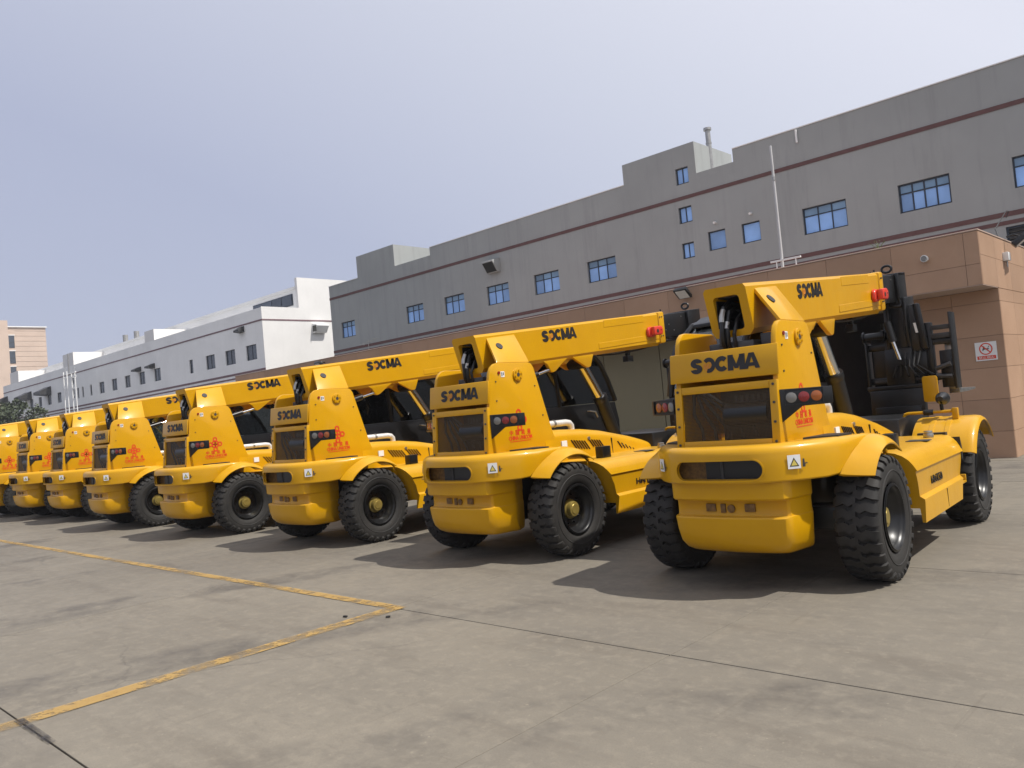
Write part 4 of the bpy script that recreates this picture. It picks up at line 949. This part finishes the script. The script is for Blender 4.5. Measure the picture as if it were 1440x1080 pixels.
    B(bt, 'bolt', 'steel', 0, inn)
    hd = MB(); bx(hd, -.215, .215, 4.28, 4.62, .015, .06); bx(hd, -.215, -.17, 4.25, 4.62, .02, .44); bx(hd, .17, .215, 4.25, 4.62, .02, .44); bx(hd, -.2, .2, 4.25, 4.30, .40, .45)
    bx(hd, -.19, .19, 4.44, 4.60, .06, .44); bx(hd, -.23, .23, 4.22, 4.62, .44, .475)
    hd = B(hd, 'boom_head', 'black', .008)
    rg = MB(); rg.loft([[(.02 + (.062 + .017 * math.cos(q)) * math.cos(a), 4.5 + .017 * math.sin(q), btop(4.5) + .060 + (.045 + .017 * math.cos(q)) * math.sin(a)) for q in [2 * PI * k / 8 for k in range(8)]] for a in [2 * PI * k / 18 for k in range(18)]], True, False, True)
    B(rg, 'lifting_eye', 'black', 0, hd)
    for v in (3.62,): B(MB().cyl((.1, v, btop(v) - .04), (.1, v, btop(v) + .05), .012, 6).cyl((.06, v, btop(v) - .04), (.06, v, btop(v) + .03), .01, 6), 'hose_clip', 'black', 0, inn)
    # drop arm from head to carriage
    arm = MB()
    for x in (.02, .24):
        arm.prism([(4.20, 2.72), (4.62, 2.76), (4.58, 2.42), (4.48, 2.0), (4.26, 1.98), (4.16, 2.36)], 'x', x, x + .05)
    arm.boxb(.07, .24, 4.25, 4.45, 2.05, 2.7); arm.prism([(.36, 2.62), (.40, 2.02), (.50, 2.02), (.44, 2.62)], 'y', 4.2, 4.26)
    ar = B(arm, 'drop_arm', 'black', .012)
    B(MB().prism([(.352, 2.37), (.372, 2.24), (.402, 2.24), (.382, 2.37)], 'y', 4.192, 4.199), 'arm_sticker', 'white', 0, ar)
    cy_ = MB().cyl((.115, 4.08, 2.16), (.175, 4.10, 1.90), .026, 14); B(cy_, 'tilt_rod', 'chrome', 0, ar)
    B(MB().cyl((.07, 4.06, 2.42), (.118, 4.08, 2.15), .05, 14), 'tilt_cylinder', 'black', 0, ar); B(MB().boxb(.12, .24, 4.05, 4.14, 1.84, 1.91), 'rod_clevis', 'black', 0, ar)
    # fork carriage
    ca = MB()
    ca.boxb(-.28, .78, 4.32, 4.40, 2.06, 2.15).boxb(-.28, .78, 4.32, 4.40, 1.60, 1.69)
    ca.boxb(-.05, .04, 4.3, 4.42, 1.55, 2.36).boxb(.44, .53, 4.3, 4.42, 1.55, 2.36).boxb(-.30, -.27, 4.26, 4.46, 1.5, 2.18)
    ca.boxb(.0, .45, 4.30, 4.36, 1.7, 2.0)
    ca.boxb(-.24, .44, 4.345, 4.38, 1.55, 2.30).boxb(-.02, .40, 4.28, 4.345, 2.0, 2.62).boxb(.60, .752, 4.28, 4.34, 1.50, 1.98).boxb(-.26, .40, 4.16, 4.30, 1.02, 1.52).boxb(-.30, .44, 4.20, 4.28, 1.52, 1.58).boxb(-.2, .36, 4.12, 4.155, 1.1, 1.3).boxb(-.04, .30, 4.20, 4.34, 1.58, 2.06)
    car = B(ca, 'fork_carriage', 'black', .01)
    B(MB().boxb(.755, .782, 4.22, 4.48, 1.48, 2.46), 'end_plate', 'black', .004, car)
    B(MB().boxb(.531, .754, 4.27, 4.32, 2.25, 2.31).boxb(.531, .754, 4.25, 4.31, 2.14, 2.205), 'cross_bar', 'darkgrey', .004, car)
    B(MB().cyl((-.27, 4.22, 2.25), (.0, 4.22, 2.25), .055, 16).cyl((-.29, 4.22, 2.25), (-.27, 4.22, 2.25), .08, 16).cyl((-.06, 4.22, 2.25), (-.02, 4.22, 2.25), .075, 16), 'side_shift_cylinder', 'black', 0, car)
    hs = MB()
    for k in range(6): hs.tube([(.10 + k * .06, 4.2, 2.0), (.12 + k * .05, 4.12, 1.82), (.06 + k * .09, 4.16, 1.70), (.02 + k * .11, 4.26, 1.66)], .014, 6)
    B(hs, 'hose', 'blackdull', 0, car)
    B(MB().boxb(-.2, .7, 4.24, 4.29, 1.63, 1.66).cyl((.56, 4.2, 1.75), (.74, 4.2, 1.80), .03, 8).cyl((.56, 4.2, 1.66), (.74, 4.2, 1.64), .025, 8), 'hydraulic_pipe', 'darkgrey', 0, car)
    for x in (.02, .70):
        fk = MB().boxb(x - .055, x + .065, 4.402, 4.46, 1.42, 2.12)
        sec = []
        for v, t_, z0, hw in ((4.402, .055, 1.42, .06), (4.9, .05, 1.42, .06), (5.35, .03, 1.43, .055), (5.55, .014, 1.44, .03)):
            sec.append([(x + .005 - hw, v, z0), (x + .005 + hw, v, z0), (x + .005 + hw, v, z0 + t_), (x + .005 - hw, v, z0 + t_)])
        fk.loft(sec); B(fk, 'fork', 'steel', .004)
    fs = MB().prism(rrect(.425, .60, 1.335, 1.665, .03, 4), 'y', 4.02, 4.05); B(fs, 'yellow_guard', 'yellow', .004)
    B(MB().boxb(.44, .58, 4.05, 4.3, 1.6, 1.64), 'guard_bracket', 'black')
    # lift cylinders
    for x in (.03,):
        lc = B(MB().cyl((x, 1.95, 1.80), (x, 2.30, 1.05), .095, 20), 'lift_cylinder', 'black', 0)
        B(MB().cyl((x, 1.58, 2.28), (x, 1.98, 1.745), .072, 24), 'piston_rod', 'chrome', 0, lc, ang=40)
        B(MB().cyl((x, 1.945, 1.80), (x, 1.985, 1.735), .104, 20), 'gland', 'black', .004, lc)
        B(MB().cyl((-.14, 1.56, 2.26), (.149, 1.56, 2.26), .07, 14), 'rod_eye', 'black', .004, lc)
    for sgn in (-1, 1):
        st_ = B(MB().cyl((sgn * .17, .20, 2.06), (sgn * .17, .50, 2.13), .045, 14), 'levelling_cylinder', 'black', 0)
        B(MB().cyl((sgn * .17, .48, 2.125), (sgn * .17, .77, 2.19), .022, 12), 'piston_rod', 'chrome', 0, st_)
    # --- engine hood on the right
    vs = [.20, .60, 1.02, 1.38, 1.69, 2.02, 2.33, 2.55, 2.72]; zt = [(.2, 1.42), (.6, 1.415), (1.02, 1.39), (1.38, 1.345), (1.69, 1.285), (2.02, 1.22), (2.33, 1.145), (2.55, 1.075), (2.72, 1.025)]
    sec = []
    for v in vs:
        z = interp(zt, v); h = z - .98; r_ = min(.11, h * .7); s_ = [(-.25, v, .98), (-.25, v, z), (.15, v, z + .004)]
        for k in range(7):
            q = PI / 2 * k / 6; s_.append((.36 + .115 * math.sin(q), v, z - r_ + r_ * math.cos(q)))
        s_.append((.492, v, .98)); sec.append(s_)
    hood_ = B(MB().loft(sec), 'engine_hood', 'yellow', ang=35)
    B(MB().boxb(.470, .4895, 1.520, 1.530, 1.0, 1.23), 'hood_seam', 'blackdull', 0, hood_)
    for v0, n_, h0, h1, stp, z0_ in ((.735, 6, .115, .115, .052, 1.215), (1.09, 5, .10, .10, .052, 1.20), (1.70, 5, .095, .02, .075, 1.125)):
        for k in range(n_):
            v = v0 + k * stp; hh = lerp(h0, h1, k / max(1, n_ - 1)); zc = z0_ - (.020 if v0 > 1.5 else .006) * k; uu = lerp(.4915, .476, max(0, (zc - 1.1)) / .27) if False else .4865; sl_ = .04 * hh / .1
            B(MB().add([(uu - .03, v - sl_ - .008, zc + hh / 2), (uu - .03, v - sl_ + .008, zc + hh / 2), (uu - .03, v + sl_ + .008, zc - hh / 2), (uu - .03, v + sl_ - .008, zc - hh / 2), (uu, v - sl_ - .008, zc + hh / 2), (uu, v - sl_ + .008, zc + hh / 2), (uu + .006, v + sl_ + .008, zc - hh / 2), (uu + .006, v + sl_ - .008, zc - hh / 2)], [(0, 1, 2, 3), (7, 6, 5, 4), (0, 4, 5, 1), (1, 5, 6, 2), (2, 6, 7, 3), (3, 7, 4, 0)]), 'vent_slot', 'black', 0, hood_)
    B(MB().cyl((.47, 1.045, 1.265), (.490, 1.045, 1.265), .022, 12), 'hood_latch', 'steel', 0, hood_)
    s_ = MB().boxb(.47, .4925, .49, .59, 1.19, 1.275); B(s_, 'hood_sticker', 'white', 0, hood_)
    B(MB().boxb(-.1, .93, .40, 2.44, .90, 1.028), 'side_deck', 'yellow', .01)
    B(MB().boxb(.80, .92, .74, .90, 1.0285, 1.17), 'battery_box', 'black', .008)
    # exhaust pipe leaving the tower
    ex_ = B(MB().tube([(.27, .25, 1.49), (.27, .6, 1.49), (.27, .86, 1.49), (.27, .93, 1.478), (.27, .965, 1.445), (.27, .97, 1.37)], .043, 14), 'exhaust_pipe', 'silver', 0)
    B(MB().cyl((.27, .60, 1.49), (.27, .63, 1.49), .052, 14), 'pipe_clamp', 'steel', 0, ex_)
    # --- side bodies (right one carries the tank, left one the cab step)
    vr = [(.38, .62), (.55, .675), (.60, .69), (.72, .66), (.84, .59), (.95, .50), (1.03, .41)]
    vf_ = [(.38, 2.10), (.52, 2.15), (.555, 2.2), (.60, 2.3), (.78, 2.42), (1.03, 2.43)]
    for sgn in (-1, 1):
        outl = [(.50, 1.025), (.94, 1.03), (1.00, 1.018), (1.05, .99), (1.085, .95), (1.11, .90), (1.125, .852), (1.128, .845), (1.112, .838), (1.105, .72), (1.10, .605), (1.118, .592), (1.142, .578), (1.145, .55), (1.148, .38), (1.12, .38), (1.10, .50), (.50, .50)]
        r0_ = [(sgn * u, interp(vr, z), z) for u, z in outl]; r1_ = [(sgn * u, interp(vf_, z), z) for u, z in outl]
        mid = [(sgn * u, lerp(interp(vr, z), interp(vf_, z), .5), z) for u, z in outl]
        sb = B(MB().loft([r0_, mid, r1_]), 'side_body', 'yellow', 0, ang=26)
        x0, x1 = sorted((sgn * 1.10, sgn * 1.1495)); B(MB().boxb(x0, x1, 1.50, 1.507, .395, .57), 'panel_seam', 'blackdull', 0, sb)
        x0, x1 = sorted((sgn * 1.0, sgn * 1.135)); B(MB().boxb(x0, x1, 2.10, 2.42, .515, .54).boxb(x0, x1, 2.39, 2.42, .541, .60), 'step', 'yellow', .004, sb)
        x0, x1 = sorted((sgn * .985, sgn * 1.118)); B(MB().prism([(2.40, 1.0), (2.45, .90), (2.47, .80), (2.45, .74), (2.40, .78)], 'x', x0, x1), 'front_gap', 'blackdull', 0, sb)
        if sgn > 0:
            lt_ = MB(); text_fit(lt_, 'HNT50', (1.1085, 1.32, .70), (0, 1, -.01), (-.06, 0, 1), .42, .075, .004, .012); B(lt_, 'model_lettering', 'blackprint', 0, sb)
            B(MB().cyl((.90, 2.05, 1.03), (.90, 2.05, 1.075), .05, 16).cyl((.90, 2.05, 1.075), (.90, 2.05, 1.10), .042, 16), 'filler_cap', 'steel', .004, sb)
            B(MB().boxb(.80, 1.0, 1.55, 1.75, 1.031, 1.036), 'deck_sticker', 'darkgrey', 0, sb)
            B(MB().boxb(.70, .98, 2.42, 2.50, 1.0, 1.05), 'deck_gap', 'blackdull', 0, sb)
    # --- front fenders
    for sgn in (-1, 1):
        rings = []
        for k in range(17):
            th = R(lerp(153, 38, k / 16)); c_, s_ = math.cos(th), math.sin(th); sec = []
            for (r_, u) in ((.655, .60), (.66, .62), (.66, .76), (.667, .765), (.667, .81), (.66, .815), (.66, .92), (.667, .925), (.667, .97), (.66, .975), (.66, 1.16), (.652, 1.20), (.635, 1.225), (.605, 1.24), (.600, 1.23), (.64, 1.19), (.645, 1.15), (.645, .62)):
                sec.append((sgn * u, 3.05 + r_ * c_, .53 + r_ * s_))
            rings.append(sec)
        fd = B(MB().loft(rings), 'front_fender', 'yellow', 0, ang=30)
        if sgn > 0:
            B(MB().boxb(.97, 1.03, 2.86, 2.93, 1.165, 1.29), 'lamp_post', 'yellow', .006, fd)
            B(MB().tube([(.47, 2.86, 1.03), (.47, 2.86, 1.215), (.485, 2.862, 1.245), (.52, 2.865, 1.255), (.98, 2.89, 1.255)], .018, 8), 'handrail', 'yellow', 0, fd)
            B(MB().cyl((.68, 2.875, 1.255), (.78, 2.882, 1.255), .034, 10), 'rail_clamp', 'black', .004, fd)
            hl = MB().tube([(.87, 2.84, 1.40), (.87, 2.90, 1.40), (.87, 2.96, 1.40), (.87, 2.99, 1.40)], [.03, .058, .074, .072], 18); hl = B(hl, 'headlamp', 'black', 0, fd, ang=40)
            B(MB().cyl((.87, 2.992, 1.40), (.87, 3.0, 1.40), .075, 18), 'lens', 'clear', 0, hl)
        else:
            B(MB().tube([(-.87, 2.84, 1.40), (-.87, 2.90, 1.40), (-.87, 2.96, 1.40), (-.87, 2.99, 1.40)], [.035, .07, .085, .08], 18).cyl((-.87, 2.9, 1.18), (-.87, 2.9, 1.36), .02, 8), 'headlamp', 'black', 0, fd)
        B(MB().tube([(sgn * .87, 2.9, 1.24), (sgn * .87, 2.88, 1.34)], .02, 6), 'lamp_stalk', 'black', 0, fd) if sgn > 0 else None
    # --- cab on the left
    prof = [(.36, 1.10), (.40, 2.20), (.62, 2.42), (1.10, 2.52), (1.85, 2.52), (2.25, 2.44), (2.50, 2.17), (2.70, 1.80), (2.79, 1.42), (2.77, 1.10)]
    def cu(z, side_):   # cab side curves
        if side_ > 0: return -.27
        return -interp([(1.1, 1.02), (1.3, 1.10), (1.6, 1.155), (1.9, 1.13), (2.2, 1.05), (2.42, .93), (2.52, .86)], z)
    cab = B(MB().loft([[(cu(z, -1), y, z) for y, z in ((.36, 1.05), (.37, 1.3), (.385, 1.70), (2.72, 1.70), (2.79, 1.42), (2.77, 1.05))], [(cu(z, 1), y, z) for y, z in ((.36, 1.05), (.37, 1.3), (.385, 1.70), (2.72, 1.70), (2.79, 1.42), (2.77, 1.05))]]), 'cab_body', 'black', .012)
    rf = MB(); rf.loft([[(cu(z, 1) + .01, y, z + d_) for y, z, d_ in ((.55, 2.40, 0), (.75, 2.47, 0), (1.1, 2.52, 0), (1.85, 2.52, 0), (2.2, 2.45, 0), (2.2, 2.45, .04), (1.85, 2.52, .05), (1.1, 2.52, .05), (.75, 2.47, .05), (.55, 2.40, .04))], [(-.90, y, z + d_ - .01) for y, z, d_ in ((.55, 2.40, 0), (.75, 2.47, 0), (1.1, 2.52, 0), (1.85, 2.52, 0), (2.2, 2.45, 0), (2.2, 2.45, .04), (1.85, 2.52, .05), (1.1, 2.52, .05), (.75, 2.47, .05), (.55, 2.40, .04))]])
    B(rf, 'cab_roof', 'black', .006, cab)
    for sd in (-1, 1):
        pl2 = MB()
        path = [(.385, 1.70), (.40, 2.0), (.44, 2.22), (.62, 2.42), (1.10, 2.52), (1.85, 2.52), (2.22, 2.44), (2.42, 2.28), (2.58, 2.02), (2.72, 1.72)]
        pl2.tube([(cu(z, sd), y, z) for y, z in path], .038, 8); pl2.tube([(cu(z, sd), y, z) for y, z in ((1.42, 1.70), (1.38, 2.1), (1.34, 2.5))], .032, 8)
        B(pl2, 'cab_pillar', 'black', 0, cab)
        gp = [(.40, 1.70), (.42, 2.0), (.46, 2.22), (.63, 2.41), (1.10, 2.51), (1.85, 2.51), (2.21, 2.43), (2.41, 2.27), (2.57, 2.0), (2.70, 1.71)]
        gm = MB(); lo_ = [(cu(z, sd), y, z) for y, z in gp]; hi_ = [(x + .006, y, z) for x, y, z in lo_]; gm.loft([lo_, hi_])
        B(gm, 'side_glass', 'glass', 0, cab)
    for nm, pa in (('windscreen', [(2.23, 2.43), (2.43, 2.27), (2.59, 2.01), (2.72, 1.71)]), ('rear_glass', [(.385, 1.71), (.40, 2.0), (.44, 2.22), (.6, 2.40)])):
        B(MB().loft([[(cu(z, -1) + .03, y, z), (cu(z, 1) - .03, y, z), (cu(z, 1) - .03, y + .005, z + .002), (cu(z, -1) + .03, y + .005, z + .002)] for y, z in pa], True, True), nm, 'glass', 0, cab)
    B(MB().boxb(-.85, -.45, 1.0, 1.45, 1.701, 1.74).prism([(.98, 1.7), (.88, 2.25), (.98, 2.27), (1.1, 1.74)], 'x', -.85, -.45), 'seat', 'blackdull', .02, cab)
    sw = MB(); sw.loft([[(-.65 + (.17 + .014 * math.cos(q)) * math.cos(a), 1.85 + .014 * math.sin(q) + .08 * math.sin(a), 1.86 + (.17 + .014 * math.cos(q)) * math.sin(a)) for q in [2 * PI * k / 6 for k in range(6)]] for a in [2 * PI * k / 20 for k in range(20)]], True, False, True)
    sw.cyl((-.65, 1.85, 1.86), (-.65, 2.1, 1.5), .02, 8); B(sw, 'steering_wheel', 'blackdull', 0, cab)
    B(MB().tube([(-.262, 2.02, 1.60), (-.225, 2.03, 1.60), (-.225, 2.16, 1.58), (-.225, 2.20, 1.50)], .012, 6), 'grab_handle', 'steel', 0, cab)
    B(MB().boxb(-1.04, -.94, .347, .352, 1.27, 1.41), 'cab_sticker', 'white', 0, cab); B(MB().boxb(-1.03, -.95, .342, .3465, 1.34, 1.40), 'sticker_print', 'orangeprint', 0, cab)
    return root

fork0 = make_forklift()
cmap = {}
for o in bpy.data.objects:
    if o.parent: cmap.setdefault(o.parent.name, []).append(o)
POSES = [(-3.469, 6.933, 2.96, 'nearest yellow forklift, at the right end of the row, front wheel and forks showing'),
         (-6.889, 7.010, .26, 'second yellow forklift from the right, its boom tip reaching behind the nearest one'),
         (-10.512, 6.924, 1.34, 'third yellow forklift from the right, its boom end hidden behind the second'),
         (-14.178, 6.826, .44, 'fourth yellow forklift from the right, its boom lettering just left of the third one\'s boom'),
         (-17.813, 6.823, -.92, 'fifth yellow forklift from the right, only the first letters of its boom lettering showing'),
         (-21.459, 7.091, -.77, 'sixth yellow forklift from the right, standing far behind the fifth, no boom lettering in view'),
         (-24.007, 7.005, .37, 'seventh yellow forklift from the right, second from the left edge'),
         (-26.73, 6.762, -.31, 'farthest yellow forklift, cut off by the left edge of the photo')]
for i, (X, Y, a, lab) in enumerate(POSES):
    o = fork0 if i == 0 else copy_tree(fork0, None, cmap)
    a = R(a); o.location = (X + .03 * math.cos(a), Y + .03 * math.sin(a), 0); o.rotation_euler = (0, 0, a); o['label'] = lab
    if i:
        for ch_ in [c_ for c_ in bpy.data.objects if c_.parent == o and c_.name.startswith('wheel')]: ch_.rotation_euler[0] = random.uniform(0, 6)

# small scraps on the concrete
for x, y, rz, lab in ((-6.15, 4.05, .4, 'small black scrap on the concrete beside the diagonal yellow line'), (-5.75, 4.22, 1.1, 'small black scrap on the concrete right of the yellow corner')):
    o = MB().prism([(-.022, -.008), (.02, -.011), (.024, .006), (.0, .012), (-.018, .007)], 'z', 0, .014).build('rubber_scrap', 'blackdull', None, .004); o.location = (x, y, .003); o.rotation_euler = (0, 0, rz); tag(o, lab, 'scrap', 'scraps on the concrete')

# ------------------------------------------------------------------ haze
hz = MB().boxb(-520, 520, -520, 520, -1.1, 32).build('haze', 'white'); hz['kind'] = 'stuff'
m = bpy.data.materials.new('thin_haze'); m.use_nodes = True; t = m.node_tree; t.nodes.clear()
ho = N(t, 'ShaderNodeOutputMaterial'); hv = N(t, 'ShaderNodeVolumePrincipled'); hv.inputs['Color'].default_value = (.86, .88, .93, 1); hv.inputs['Density'].default_value = .0006
hv.inputs['Anisotropy'].default_value = .2
t.links.new(hv.outputs[0], ho.inputs['Volume']); hz.data.materials.clear(); hz.data.materials.append(m)
